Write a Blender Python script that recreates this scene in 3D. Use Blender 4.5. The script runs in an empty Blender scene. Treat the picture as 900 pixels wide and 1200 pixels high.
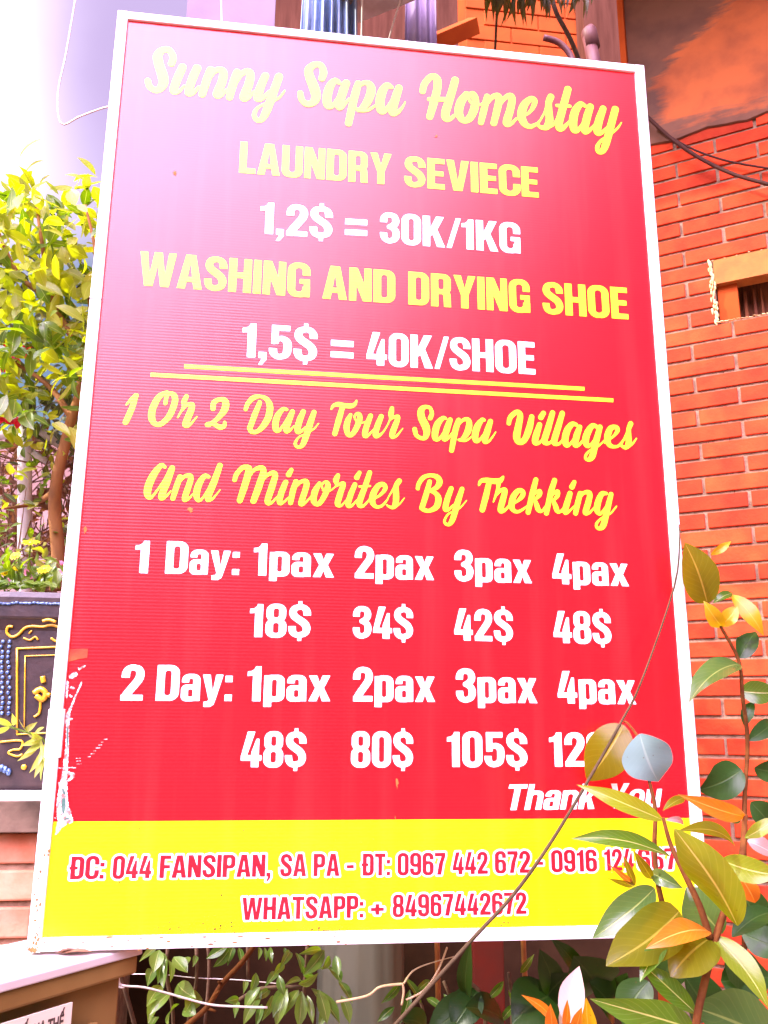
import bpy, bmesh, math, random
import numpy as np
from mathutils import Vector, Matrix, noise

random.seed(7)
scene = bpy.context.scene
COL = scene.collection

# ------------------------------------------------------------------ camera
FPX, IW, IH = 1022.3, 900.0, 1200.0
R1 = Vector((0.99173186, 0.03754852, 0.12271118))     # board's right, in camera axes (x right, y down, z forward)
R2 = Vector((0.00669258, -0.97006739, 0.24274362))    # board's up
R3 = Vector((0.12815277, -0.23991532, -0.96229803))   # board's normal, towards the viewer
Z0 = 1.2                                              # height of the board's lower edge
CAM = Vector((0.31899, -1.37264, 0.30134 + Z0))
def cam_to_world(v):                                  # a direction in camera axes -> world
    return Vector((R1.dot(v), -R3.dot(v), R2.dot(v)))
cx, cy, cz = cam_to_world(Vector((1, 0, 0))), cam_to_world(Vector((0, 1, 0))), cam_to_world(Vector((0, 0, 1)))
cam_data = bpy.data.cameras.new('camera')
cam = bpy.data.objects.new('camera', cam_data)
COL.objects.link(cam)
m = Matrix.Identity(4)
for i in range(3):
    m[i][0] = cx[i]; m[i][1] = -cy[i]; m[i][2] = -cz[i]; m[i][3] = CAM[i]
cam.matrix_world = m
cam_data.sensor_fit = 'VERTICAL'
cam_data.sensor_height = 36
cam_data.lens = FPX / IH * 36
cam_data.clip_start = 0.02
cam_data.clip_end = 1000
scene.camera = cam

# ------------------------------------------------------------------ sky, sun, exposure
SUN = Vector((-0.80, -0.13, 0.62)).normalized()
world = bpy.data.worlds.new('World')
scene.world = world
world.use_nodes = True
nt = world.node_tree
nt.nodes.clear()
sky = nt.nodes.new('ShaderNodeTexSky')
sky.sky_type = 'NISHITA'
sky.sun_disc = False
sky.sun_elevation = math.asin(SUN.z)
sky.sun_rotation = math.atan2(SUN.x, SUN.y)
sky.dust_density = 2.5
sky.air_density = 1.0
tc = nt.nodes.new('ShaderNodeTexCoord')
# bright unseen cloud added behind the camera to give the board its gloss
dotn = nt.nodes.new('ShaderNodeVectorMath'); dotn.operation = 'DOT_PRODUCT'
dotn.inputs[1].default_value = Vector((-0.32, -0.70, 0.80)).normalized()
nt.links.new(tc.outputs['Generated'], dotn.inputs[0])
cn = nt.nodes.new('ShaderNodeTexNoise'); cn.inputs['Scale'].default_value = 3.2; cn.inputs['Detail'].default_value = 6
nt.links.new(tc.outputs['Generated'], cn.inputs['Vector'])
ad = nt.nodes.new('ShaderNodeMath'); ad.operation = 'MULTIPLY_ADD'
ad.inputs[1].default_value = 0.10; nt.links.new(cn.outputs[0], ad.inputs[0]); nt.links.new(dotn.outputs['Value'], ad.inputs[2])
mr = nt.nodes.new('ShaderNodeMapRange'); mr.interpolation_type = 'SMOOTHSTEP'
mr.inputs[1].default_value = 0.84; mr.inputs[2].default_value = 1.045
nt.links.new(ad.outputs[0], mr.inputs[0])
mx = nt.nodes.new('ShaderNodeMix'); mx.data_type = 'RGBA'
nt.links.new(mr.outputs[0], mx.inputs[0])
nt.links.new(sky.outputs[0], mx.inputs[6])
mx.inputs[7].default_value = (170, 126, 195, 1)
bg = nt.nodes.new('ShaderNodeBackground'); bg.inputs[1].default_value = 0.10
# white lens glare painted into the sky at the left, behind the tree
d2 = nt.nodes.new('ShaderNodeVectorMath'); d2.operation = 'DOT_PRODUCT'
d2.inputs[1].default_value = cam_to_world(Vector(((-140 - 450) / FPX, (-120 - 600) / FPX, 1))).normalized()
nt.links.new(tc.outputs['Generated'], d2.inputs[0])
ad2 = nt.nodes.new('ShaderNodeMath'); ad2.operation = 'MULTIPLY_ADD'; ad2.inputs[1].default_value = 0.06
nt.links.new(cn.outputs[0], ad2.inputs[0]); nt.links.new(d2.outputs['Value'], ad2.inputs[2])
mr2 = nt.nodes.new('ShaderNodeMapRange'); mr2.interpolation_type = 'SMOOTHSTEP'
mr2.inputs[1].default_value = 0.962; mr2.inputs[2].default_value = 1.03
nt.links.new(ad2.outputs[0], mr2.inputs[0])
mx2 = nt.nodes.new('ShaderNodeMix'); mx2.data_type = 'RGBA'
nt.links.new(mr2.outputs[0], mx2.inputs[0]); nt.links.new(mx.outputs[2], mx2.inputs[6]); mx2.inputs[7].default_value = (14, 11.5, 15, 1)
# mauve wash of the flare painted softly into the sky behind the board
d3 = nt.nodes.new('ShaderNodeVectorMath'); d3.operation = 'DOT_PRODUCT'
d3.inputs[1].default_value = cam_to_world(Vector(((320 - 450) / FPX, (70 - 600) / FPX, 1))).normalized()
nt.links.new(tc.outputs['Generated'], d3.inputs[0])
ad3 = nt.nodes.new('ShaderNodeMath'); ad3.operation = 'MULTIPLY_ADD'; ad3.inputs[1].default_value = 0.03
nt.links.new(cn.outputs[0], ad3.inputs[0]); nt.links.new(d3.outputs['Value'], ad3.inputs[2])
mr3 = nt.nodes.new('ShaderNodeMapRange'); mr3.interpolation_type = 'SMOOTHSTEP'
mr3.inputs[1].default_value = 0.970; mr3.inputs[2].default_value = 1.004
nt.links.new(ad3.outputs[0], mr3.inputs[0])
mx3 = nt.nodes.new('ShaderNodeMix'); mx3.data_type = 'RGBA'
nt.links.new(mr3.outputs[0], mx3.inputs[0]); nt.links.new(mx2.outputs[2], mx3.inputs[6]); mx3.inputs[7].default_value = (4.4, 3.4, 5.8, 1)
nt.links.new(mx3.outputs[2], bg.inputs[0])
wo = nt.nodes.new('ShaderNodeOutputWorld'); nt.links.new(bg.outputs[0], wo.inputs[0])

sun_data = bpy.data.lights.new('sun', 'SUN')
sun_data.energy = 4.0
sun_data.angle = math.radians(0.5)
sun_data.color = (1.0, 0.94, 0.82)
sun = bpy.data.objects.new('sun', sun_data)
COL.objects.link(sun)
sun.rotation_euler = SUN.to_track_quat('Z', 'Y').to_euler()
sun.location = (-4, 3, 6)

scene.view_settings.view_transform = 'Standard'
scene.view_settings.look = 'None'
scene.view_settings.gamma = 1
scene.view_settings.use_curve_mapping = False
scene.view_settings.exposure = 0.62
scene.cycles.max_bounces = 8
scene.cycles.transparent_max_bounces = 8

# ------------------------------------------------------------------ pixel rays -> points of the place
def ray(px, py):
    return cam_to_world(Vector(((px - IW / 2) / FPX, (py - IH / 2) / FPX, 1.0)))
def at(px, py, depth):
    return CAM + ray(px, py) * depth
def onY(px, py, Y):
    d = ray(px, py); return CAM + d * ((Y - CAM.y) / d.y)
def onZ(px, py, Z):
    d = ray(px, py); return CAM + d * ((Z - CAM.z) / d.z)
def onPlane(px, py, p, n):
    d = ray(px, py); return CAM + d * ((p - CAM).dot(n) / d.dot(n))

# ------------------------------------------------------------------ object helpers
def tag(o, label=None, cat=None, group=None, kind=None):
    if label: o['label'] = label
    if cat: o['category'] = cat
    if group: o['group'] = group
    if kind: o['kind'] = kind
    return o
def thing(name, label, cat, loc=(0, 0, 0), group=None):
    o = bpy.data.objects.new(name, None); COL.objects.link(o)
    o.location = loc; o.empty_display_size = 0.05
    tag(o, label, cat, group)
    bpy.context.view_layer.update()
    return o
class MB:
    def __init__(s): s.v = []; s.f = []; s.uv = {}; s.mi = []
    def add(s, verts, faces, uvs=None, mi=0):
        o = len(s.v); s.v += [tuple(v) for v in verts]
        for k, f in enumerate(faces):
            if uvs: s.uv[len(s.f)] = [uvs[i] for i in f]
            s.f.append(tuple(i + o for i in f)); s.mi.append(mi)
    def box(s, c, ux, uy, uz, hx, hy, hz, mi=0):
        c = Vector(c); vs = []
        for a in (-1, 1):
            for b in (-1, 1):
                for d in (-1, 1): vs.append(c + ux * a * hx + uy * b * hy + uz * d * hz)
        s.add(vs, [(0, 1, 3, 2), (4, 6, 7, 5), (0, 4, 5, 1), (2, 3, 7, 6), (0, 2, 6, 4), (1, 5, 7, 3)], mi=mi)
    def abox(s, a, b, mi=0):
        a = Vector(a); b = Vector(b)
        s.box((a + b) / 2, X_, Y_, Z_, abs(b.x - a.x) / 2, abs(b.y - a.y) / 2, abs(b.z - a.z) / 2, mi)
    def tube(s, pts, rad, n=8, cap=True, mi=0):
        pts = [Vector(p) for p in pts]
        if not hasattr(rad, '__len__'): rad = [rad] * len(pts)
        vs, fs = [], []
        t0 = (pts[1] - pts[0]).normalized()
        up = Vector((0, 0, 1)) if abs(t0.z) < 0.9 else Vector((1, 0, 0))
        a = t0.cross(up).normalized()
        for i, p in enumerate(pts):
            t = (pts[min(i + 1, len(pts) - 1)] - pts[max(i - 1, 0)]).normalized()
            a = (a - t * a.dot(t)).normalized(); b = t.cross(a)
            for k in range(n):
                an = 2 * math.pi * k / n
                vs.append(p + (a * math.cos(an) + b * math.sin(an)) * rad[i])
        for i in range(len(pts) - 1):
            for k in range(n):
                fs.append((i * n + k, i * n + (k + 1) % n, (i + 1) * n + (k + 1) % n, (i + 1) * n + k))
        if cap:
            fs.append(tuple(reversed(range(n)))); fs.append(tuple((len(pts) - 1) * n + k for k in range(n)))
        s.add(vs, fs, mi=mi)
    def ball(s, c, rx, ry=None, rz=None, n=10, mi=0):
        ry = ry or rx; rz = rz or rx; c = Vector(c); vs = []; fs = []
        for i in range(n + 1):
            th = math.pi * i / n
            for k in range(n):
                ph = 2 * math.pi * k / n
                vs.append(c + Vector((rx * math.sin(th) * math.cos(ph), ry * math.sin(th) * math.sin(ph), rz * math.cos(th))))
        for i in range(n):
            for k in range(n):
                fs.append((i * n + k, (i + 1) * n + k, (i + 1) * n + (k + 1) % n, i * n + (k + 1) % n))
        s.add(vs, fs, mi=mi)
    def leaf(s, base, tip, width, nrm, curl=0.1, fold=0.25, round_=0.75, peak=0.9, nseg=7, mi=0, twist=0.0, droop=0.0):
        base = Vector(base); tip = Vector(tip); ax = tip - base; L = ax.length
        if L < 1e-6: return
        t = ax / L; nrm = (Vector(nrm) - t * Vector(nrm).dot(t))
        if nrm.length < 1e-4: nrm = t.orthogonal()
        nrm.normalize(); sd = t.cross(nrm)
        vs, fs, uvs = [], [], []
        for i in range(nseg + 1):
            u = i / nseg
            w = width * 0.5 * max(0.0, math.sin(math.pi * u ** peak)) ** round_
            w *= 1 - 0.42 * max(0.0, (u - 0.72) / 0.28) ** 1.6
            if i == 0: w = width * 0.03
            if i == nseg: w = 0.0005 * L
            c = base + ax * u + nrm * (curl * L * 4 * u * (1 - u)) - nrm * (droop * L * u * u * u) + sd * (L * 0.05 * math.sin(3.1 * u) * math.sin(L * 777))
            an = twist * (u - 0.5); S = sd * math.cos(an) + nrm * math.sin(an); N = nrm * math.cos(an) - sd * math.sin(an)
            wob = 0.06 * math.sin(9 * u + L * 90); w *= 1 + 0.016 * math.sin(15 * u + L * 300)
            for q in (-1, -0.5, 0, 0.5, 1):
                vs.append(c + S * (w * q) + N * (w * (fold * (abs(q) ** 1.3) + wob * q * q))); uvs.append((0.5 + q * 0.5, u))
        for i in range(nseg):
            for k in range(4):
                a = i * 5 + k; fs.append((a, a + 1, a + 6, a + 5))
        s.add(vs, fs, uvs, mi)
    def build(s, name, mats, parent=None, smooth=False, bevel=0):
        me = bpy.data.meshes.new(name)
        me.from_pydata(s.v, [], s.f)
        if s.uv:
            l = me.uv_layers.new(name='UVMap')
            for p in me.polygons:
                u = s.uv.get(p.index)
                if u:
                    for li, c in zip(p.loop_indices, u): l.data[li].uv = c
        if not isinstance(mats, (list, tuple)): mats = [mats]
        for mm in mats: me.materials.append(mm)
        for p, k in zip(me.polygons, s.mi):
            p.material_index = k; p.use_smooth = smooth
        me.update()
        o = bpy.data.objects.new(name, me); COL.objects.link(o)
        if bevel:
            b = o.modifiers.new('bevel', 'BEVEL'); b.width = bevel; b.segments = 2; b.limit_method = 'ANGLE'; b.angle_limit = math.radians(40)
        if parent is not None:
            o.parent = parent; o.matrix_parent_inverse = parent.matrix_world.inverted()
        return o
X_, Y_, Z_ = Vector((1, 0, 0)), Vector((0, 1, 0)), Vector((0, 0, 1))
def catmull(P, sub=5):
    P = [Vector(p) for p in P]; out = []
    for i in range(len(P) - 1):
        p0, p1, p2, p3 = P[max(i - 1, 0)], P[i], P[i + 1], P[min(i + 2, len(P) - 1)]
        for k in range(sub):
            t = k / sub
            out.append(0.5 * ((2 * p1) + (p2 - p0) * t + (2 * p0 - 5 * p1 + 4 * p2 - p3) * t * t + (3 * p1 - p0 - 3 * p2 + p3) * t ** 3))
    out.append(P[-1]); return out

# ------------------------------------------------------------------ materials
def pmat(name, c, rough=0.6, c2=None, scale=20, detail=6, bump=0.0, bscale=None, spec=0.5, coat=0, metal=0, thr=(0.35, 0.65), stretch=None, coat_rough=0.1):
    mt = bpy.data.materials.new(name); mt.use_nodes = True
    n = mt.node_tree; b = n.nodes['Principled BSDF']
    b.inputs['Base Color'].default_value = (*c, 1); b.inputs['Roughness'].default_value = rough
    b.inputs['Specular IOR Level'].default_value = spec; b.inputs['Metallic'].default_value = metal
    b.inputs['Coat Weight'].default_value = coat; b.inputs['Coat Roughness'].default_value = coat_rough
    t = n.nodes.new('ShaderNodeTexCoord'); vec = t.outputs['Object']
    if stretch:
        mp = n.nodes.new('ShaderNodeMapping'); mp.inputs['Scale'].default_value = stretch
        n.links.new(vec, mp.inputs[0]); vec = mp.outputs[0]
    if c2:
        z = n.nodes.new('ShaderNodeTexNoise'); z.inputs['Scale'].default_value = scale; z.inputs['Detail'].default_value = detail
        n.links.new(vec, z.inputs['Vector'])
        r = n.nodes.new('ShaderNodeValToRGB'); r.color_ramp.elements[0].position = thr[0]; r.color_ramp.elements[1].position = thr[1]
        r.color_ramp.elements[0].color = (*c, 1); r.color_ramp.elements[1].color = (*c2, 1)
        n.links.new(z.outputs[0], r.inputs[0]); n.links.new(r.outputs[0], b.inputs['Base Color'])
    if bump:
        z = n.nodes.new('ShaderNodeTexNoise'); z.inputs['Scale'].default_value = bscale or scale * 3; z.inputs['Detail'].default_value = 8
        n.links.new(vec, z.inputs['Vector'])
        bp = n.nodes.new('ShaderNodeBump'); bp.inputs['Strength'].default_value = bump; bp.inputs['Distance'].default_value = 0.004
        n.links.new(z.outputs[0], bp.inputs['Height']); n.links.new(bp.outputs[0], b.inputs['Normal'])
    return mt

def leafmat(name, c, c2, rough=0.35, trans=0.45, rib=(0.5, 0.55, 0.2), coat=0.0, tint=(1, 1, 0.55), spec=0.5, split=None):
    mt = bpy.data.materials.new(name); mt.use_nodes = True
    n = mt.node_tree; b = n.nodes['Principled BSDF']; out = n.nodes['Material Output']
    L = n.links.new
    geo = n.nodes.new('ShaderNodeNewGeometry')
    uv = n.nodes.new('ShaderNodeTexCoord')
    mixc = n.nodes.new('ShaderNodeMix'); mixc.data_type = 'RGBA'
    mixc.inputs[6].default_value = (*c, 1); mixc.inputs[7].default_value = (*c2, 1)
    nz = n.nodes.new('ShaderNodeTexNoise'); nz.inputs['Scale'].default_value = 25; nz.inputs['Detail'].default_value = 5
    L(uv.outputs['Object'], nz.inputs['Vector'])
    av = n.nodes.new('ShaderNodeMath'); av.operation = 'MULTIPLY_ADD'; av.inputs[1].default_value = 0.8; 
    L(nz.outputs[0], av.inputs[0])
    rs = n.nodes.new('ShaderNodeMath'); rs.operation = 'MULTIPLY_ADD'; rs.inputs[1].default_value = 0.9; rs.inputs[2].default_value = -0.4
    L(geo.outputs['Random Per Island'], rs.inputs[0]); L(rs.outputs[0], av.inputs[2]); av.use_clamp = True
    L(av.outputs[0], mixc.inputs[0])
    sp = n.nodes.new('ShaderNodeSeparateXYZ'); L(uv.outputs['UV'], sp.inputs[0])
    s1 = n.nodes.new('ShaderNodeMath'); s1.operation = 'SUBTRACT'; s1.inputs[1].default_value = 0.5; L(sp.outputs[0], s1.inputs[0])
    ab = n.nodes.new('ShaderNodeMath'); ab.operation = 'ABSOLUTE'; L(s1.outputs[0], ab.inputs[0])
    # midrib
    mrb = n.nodes.new('ShaderNodeMapRange'); mrb.inputs[1].default_value = 0.032; mrb.inputs[2].default_value = 0.014
    mrb.inputs[3].default_value = 0; mrb.inputs[4].default_value = 0.6; L(ab.outputs[0], mrb.inputs[0])
    # side veins: slanted waves along the blade
    vv = n.nodes.new('ShaderNodeMath'); vv.operation = 'MULTIPLY_ADD'; vv.inputs[1].default_value = -0.55; L(ab.outputs[0], vv.inputs[0]); L(sp.outputs[1], vv.inputs[2])
    sc_ = n.nodes.new('ShaderNodeMath'); sc_.operation = 'MULTIPLY'; sc_.inputs[1].default_value = 62; L(vv.outputs[0], sc_.inputs[0])
    sn = n.nodes.new('ShaderNodeMath'); sn.operation = 'SINE'; L(sc_.outputs[0], sn.inputs[0])
    mv = n.nodes.new('ShaderNodeMapRange'); mv.inputs[1].default_value = 0.8; mv.inputs[2].default_value = 1.0; mv.inputs[3].default_value = 0; mv.inputs[4].default_value = 0.07; L(sn.outputs[0], mv.inputs[0])
    mxv = n.nodes.new('ShaderNodeMath'); mxv.operation = 'MAXIMUM'; L(mrb.outputs[0], mxv.inputs[0]); L(mv.outputs[0], mxv.inputs[1])
    ribm = n.nodes.new('ShaderNodeMix'); ribm.data_type = 'RGBA'; L(mxv.outputs[0], ribm.inputs[0]); L(mixc.outputs[2], ribm.inputs[6]); ribm.inputs[7].default_value = (*rib, 1)
    # blemishes: small brown spots and a dry edge here and there
    z4 = n.nodes.new('ShaderNodeTexNoise'); z4.inputs['Scale'].default_value = 140; z4.inputs['Detail'].default_value = 3; L(uv.outputs['Object'], z4.inputs['Vector'])
    m4 = n.nodes.new('ShaderNodeMapRange'); m4.inputs[1].default_value = 0.70; m4.inputs[2].default_value = 0.76; m4.inputs[4].default_value = 0.7; L(z4.outputs[0], m4.inputs[0])
    sp4 = n.nodes.new('ShaderNodeMix'); sp4.data_type = 'RGBA'; L(m4.outputs[0], sp4.inputs[0]); L(ribm.outputs[2], sp4.inputs[6]); sp4.inputs[7].default_value = (0.08, 0.045, 0.012, 1)
    col = sp4.outputs[2]
    L(col, b.inputs['Base Color'])
    b.inputs['Roughness'].default_value = rough; b.inputs['Specular IOR Level'].default_value = spec
    b.inputs['Coat Weight'].default_value = coat; b.inputs['Coat Roughness'].default_value = 0.15
    bp = n.nodes.new('ShaderNodeBump'); bp.inputs['Strength'].default_value = 0.35; bp.inputs['Distance'].default_value = 0.002
    L(mxv.outputs[0], bp.inputs['Height']); bp.invert = True; L(bp.outputs[0], b.inputs['Normal'])
    tr = n.nodes.new('ShaderNodeBsdfTranslucent')
    tm = n.nodes.new('ShaderNodeMix'); tm.data_type = 'RGBA'; tm.blend_type = 'MULTIPLY'; tm.inputs[0].default_value = 1
    L(col, tm.inputs[6]); tm.inputs[7].default_value = (*tint, 1)
    ga = n.nodes.new('ShaderNodeHueSaturation'); ga.inputs['Value'].default_value = 2.0; ga.inputs['Saturation'].default_value = 1.1; L(tm.outputs[2], ga.inputs['Color'])
    L(ga.outputs[0], tr.inputs[0])
    ms = n.nodes.new('ShaderNodeMixShader'); ms.inputs[0].default_value = trans
    L(b.outputs[0], ms.inputs[1]); L(tr.outputs[0], ms.inputs[2]); L(ms.outputs[0], out.inputs[0])
    return mt

def vinyl(name, c, c2, rough=0.38, rib=True, coat=0.76):
    mt = bpy.data.materials.new(name); mt.use_nodes = True
    n = mt.node_tree; b = n.nodes['Principled BSDF']; L = n.links.new
    b.inputs['Roughness'].default_value = rough; b.inputs['Specular IOR Level'].default_value = 0.10
    b.inputs['Coat Weight'].default_value = coat; b.inputs['Coat Roughness'].default_value = 0.21; b.inputs['Coat IOR'].default_value = 1.5
    t = n.nodes.new('ShaderNodeTexCoord')
    z = n.nodes.new('ShaderNodeTexNoise'); z.inputs['Scale'].default_value = 4; z.inputs['Detail'].default_value = 4; L(t.outputs['Object'], z.inputs['Vector'])
    r = n.nodes.new('ShaderNodeMix'); r.data_type = 'RGBA'; r.inputs[6].default_value = (*c, 1); r.inputs[7].default_value = (*c2, 1); L(z.outputs[0], r.inputs[0])
    # scattered dirt specks
    z2 = n.nodes.new('ShaderNodeTexNoise'); z2.inputs['Scale'].default_value = 55; z2.inputs['Detail'].default_value = 3; L(t.outputs['Object'], z2.inputs['Vector'])
    th = n.nodes.new('ShaderNodeMapRange'); th.inputs[1].default_value = 0.76; th.inputs[2].default_value = 0.80; th.inputs[4].default_value = 0.5; L(z2.outputs[0], th.inputs[0])
    d = n.nodes.new('ShaderNodeMix'); d.data_type = 'RGBA'; L(th.outputs[0], d.inputs[0]); L(r.outputs[2], d.inputs[6]); d.inputs[7].default_value = (c[0] * 0.55, c[1] * 0.5, c[2] * 0.5, 1)
    # rain-washed dust in faint vertical streaks
    mps = n.nodes.new('ShaderNodeMapping'); mps.inputs['Scale'].default_value = (22, 22, 1.3); L(t.outputs['Object'], mps.inputs[0])
    zs = n.nodes.new('ShaderNodeTexNoise'); zs.inputs['Scale'].default_value = 1.0; zs.inputs['Detail'].default_value = 7; L(mps.outputs[0], zs.inputs['Vector'])
    ts = n.nodes.new('ShaderNodeMapRange'); ts.inputs[1].default_value = 0.50; ts.inputs[2].default_value = 0.80; ts.inputs[4].default_value = 0.07; L(zs.outputs[0], ts.inputs[0])
    ds = n.nodes.new('ShaderNodeMix'); ds.data_type = 'RGBA'; L(ts.outputs[0], ds.inputs[0]); L(d.outputs[2], ds.inputs[6]); ds.inputs[7].default_value = (0.72, 0.16, 0.12, 1)
    L(ds.outputs[2], b.inputs['Base Color'])
    if rib:
        sp = n.nodes.new('ShaderNodeSeparateXYZ'); L(t.outputs['Object'], sp.inputs[0])
        mu = n.nodes.new('ShaderNodeMath'); mu.operation = 'MULTIPLY'; mu.inputs[1].default_value = 2 * math.pi / 0.0052; L(sp.outputs[2], mu.inputs[0])
        sn = n.nodes.new('ShaderNodeMath'); sn.operation = 'SINE'; L(mu.outputs[0], sn.inputs[0])
        z3 = n.nodes.new('ShaderNodeTexNoise'); z3.inputs['Scale'].default_value = 6; L(t.outputs['Object'], z3.inputs['Vector'])
        mm = n.nodes.new('ShaderNodeMath'); mm.operation = 'MULTIPLY'; L(sn.outputs[0], mm.inputs[0]); L(z3.outputs[0], mm.inputs[1])
        bp = n.nodes.new('ShaderNodeBump'); bp.inputs['Strength'].default_value = 0.075; bp.inputs['Distance'].default_value = 0.001
        L(mm.outputs[0], bp.inputs['Height']); L(bp.outputs[0], b.inputs['Normal']); L(bp.outputs[0], b.inputs['Coat Normal'])
    return mt

M = {}
M['red'] = vinyl('red_vinyl', (0.80, 0.002, 0.006), (0.86, 0.004, 0.010))
M['yellow'] = vinyl('yellow_vinyl', (0.90, 0.70, 0.002), (0.93, 0.75, 0.003))
M['ink_yellow'] = vinyl('yellow_ink', (0.92, 0.70, 0.02), (0.92, 0.75, 0.03), coat=0.42)
M['ink_white'] = vinyl('white_ink', (0.86, 0.85, 0.84), (0.88, 0.88, 0.88))
M['ink_red'] = vinyl('red_ink', (0.70, 0.004, 0.012), (0.74, 0.008, 0.02))
M['alu'] = pmat('white_painted_metal', (0.80, 0.78, 0.77), 0.38, (0.50, 0.42, 0.34), 13, detail=10, thr=(0.52, 0.80), bump=0.08, bscale=60)
M['rust'] = pmat('rusty_stain', (0.16, 0.075, 0.02), 0.9, (0.28, 0.15, 0.05), 70, spec=0.1)
M['grime'] = pmat('brown_grime', (0.05, 0.035, 0.01), 0.9, (0.20, 0.14, 0.01), 90, spec=0.1)
M['scuff'] = pmat('scuffed_white', (0.74, 0.66, 0.62), 0.85, (0.66, 0.16, 0.12), 210, thr=(0.45, 0.62), spec=.1)
M['tear_dark'] = pmat('torn_hole', (0.04, 0.12, 0.08), 0.7, (0.10, 0.2, 0.14), 200)
M['tape'] = pmat('old_tape', (0.78, 0.03, 0.01), 0.3, (0.80, 0.10, 0.02), 30, coat=0.4)
M['brick'] = pmat('red_brick', (0.50, 0.038, 0.008), 0.8, (0.60, 0.062, 0.012), 14, bump=0.3, bscale=120, spec=0.2)
def tone_per_piece(mt, lo=0.62, hi=1.18):
    n = mt.node_tree; b = n.nodes['Principled BSDF']; src = b.inputs['Base Color'].links[0].from_socket
    geo = n.nodes.new('ShaderNodeNewGeometry'); mr_ = n.nodes.new('ShaderNodeMapRange'); mr_.inputs[3].default_value = lo; mr_.inputs[4].default_value = hi
    n.links.new(geo.outputs['Random Per Island'], mr_.inputs[0])
    h = n.nodes.new('ShaderNodeHueSaturation'); n.links.new(mr_.outputs[0], h.inputs['Value']); n.links.new(src, h.inputs['Color'])
    # limewash smears and soot
    t = n.nodes.new('ShaderNodeTexCoord'); z = n.nodes.new('ShaderNodeTexNoise'); z.inputs['Scale'].default_value = 6; z.inputs['Detail'].default_value = 10; z.inputs['Roughness'].default_value = 0.75
    n.links.new(t.outputs['Object'], z.inputs['Vector'])
    mk = n.nodes.new('ShaderNodeMapRange'); mk.inputs[1].default_value = 0.60; mk.inputs[2].default_value = 0.78; mk.inputs[4].default_value = 0.55; n.links.new(z.outputs[0], mk.inputs[0])
    mm_ = n.nodes.new('ShaderNodeMix'); mm_.data_type = 'RGBA'; n.links.new(mk.outputs[0], mm_.inputs[0]); n.links.new(h.outputs[0], mm_.inputs[6]); mm_.inputs[7].default_value = (0.16, 0.055, 0.03, 1)
    n.links.new(mm_.outputs[2], b.inputs['Base Color'])
tone_per_piece(M['brick'])
M['brick_pale'] = pmat('orange_brick', (0.58, 0.17, 0.07), 0.8, (0.70, 0.30, 0.16), 14, bump=0.3, bscale=120)
tone_per_piece(M['brick_pale'], .75, 1.15)
M['mortar'] = pmat('mortar', (0.17, 0.10, 0.052), 0.95, (0.29, 0.19, 0.11), 40, bump=0.5, bscale=220)
M['concrete'] = pmat('pale_concrete', (0.40, 0.34, 0.31), 0.9, (0.56, 0.50, 0.47), 12, bump=0.2, bscale=90)
M['stain'] = pmat('mouldy_concrete', (0.04, 0.025, 0.012), 0.95, (0.15, 0.10, 0.06), 11, bump=0.3, bscale=80, thr=(0.4, 0.68))
M['cabinet'] = pmat('cabinet_paint', (0.19, 0.105, 0.028), 0.65, (0.24, 0.14, 0.04), 7, spec=0.2, bump=0.05)
M['cab_top'] = pmat('cabinet_lid_paint', (0.50, 0.44, 0.41), 0.7, (0.60, 0.54, 0.51), 8)
M['plate'] = pmat('plate_paint', (0.72, 0.62, 0.48), 0.4)
M['black'] = pmat('black_print', (0.06, 0.04, 0.03), 0.6)
M['glaze'] = pmat('dark_glaze', (0.018, 0.010, 0.010), 0.45, (0.04, 0.022, 0.018), 30, coat=0.15, bump=.2, bscale=90)
M['blue_glaze'] = pmat('blue_glaze', (0.02, 0.06, 0.16), 0.35, (0.14, 0.26, 0.44), 240, coat=0.4, thr=(0.45, 0.6), bump=0.5, bscale=240)
M['gold'] = pmat('gold_glaze', (0.62, 0.33, 0.012), 0.35, (0.74, 0.42, 0.02), 60, coat=0.3)
M['bark'] = pmat('orange_bark', (0.36, 0.15, 0.04), 0.85, (0.20, 0.085, 0.03), 25, bump=0.5, bscale=70, stretch=(1, 1, 0.3))
M['twig'] = pmat('brown_twig', (0.08, 0.045, 0.02), 0.85, (0.13, 0.075, 0.035), 60, bump=0.4, bscale=160)
M['redstem'] = pmat('red_brown_stem', (0.085, 0.026, 0.006), 0.8, (0.13, 0.045, 0.009), 60, spec=0.12, bump=0.3, bscale=180)
M['dry'] = pmat('dry_tendril', (0.60, 0.46, 0.25), 0.7, (0.5, 0.36, 0.18), 80)
M['wire'] = pmat('white_wire', (0.78, 0.72, 0.66), 0.45)
M['steel'] = pmat('white_pipe_paint', (0.72, 0.68, 0.68), 0.35, (0.6, 0.55, 0.55), 10)
M['lilac'] = pmat('flare_tinted_render', (0.20, 0.15, 0.20), 0.95, (0.30, 0.24, 0.32), 1.6, bump=0.2, bscale=60)  # flare over a dark wall, painted in as a lilac colour
M['brown_wall'] = pmat('brown_timber', (0.075, 0.026, 0.014), 0.9, (0.12, 0.045, 0.026), 5, spec=0.1, bump=0.2, stretch=(6, 6, 0.6))
M['shade_toned'] = pmat('shade_toned_wall', (0.028, 0.014, 0.006), 0.95, (0.055, 0.028, 0.012), 6, spec=0.1, bump=0.4, bscale=40)  # the board's shade is put into this dark colour
M['orange_paint'] = pmat('orange_paint', (0.46, 0.080, 0.010), 0.85, (0.38, 0.06, 0.008), 7, spec=0.15, bump=0.1)
M['pvc'] = pmat('purple_brown_pvc', (0.11, 0.042, 0.045), 0.5, (0.15, 0.06, 0.045), 10, spec=0.25)
M['cable'] = pmat('dark_hose', (0.055, 0.018, 0.01), 0.7, spec=0.2)
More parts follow.
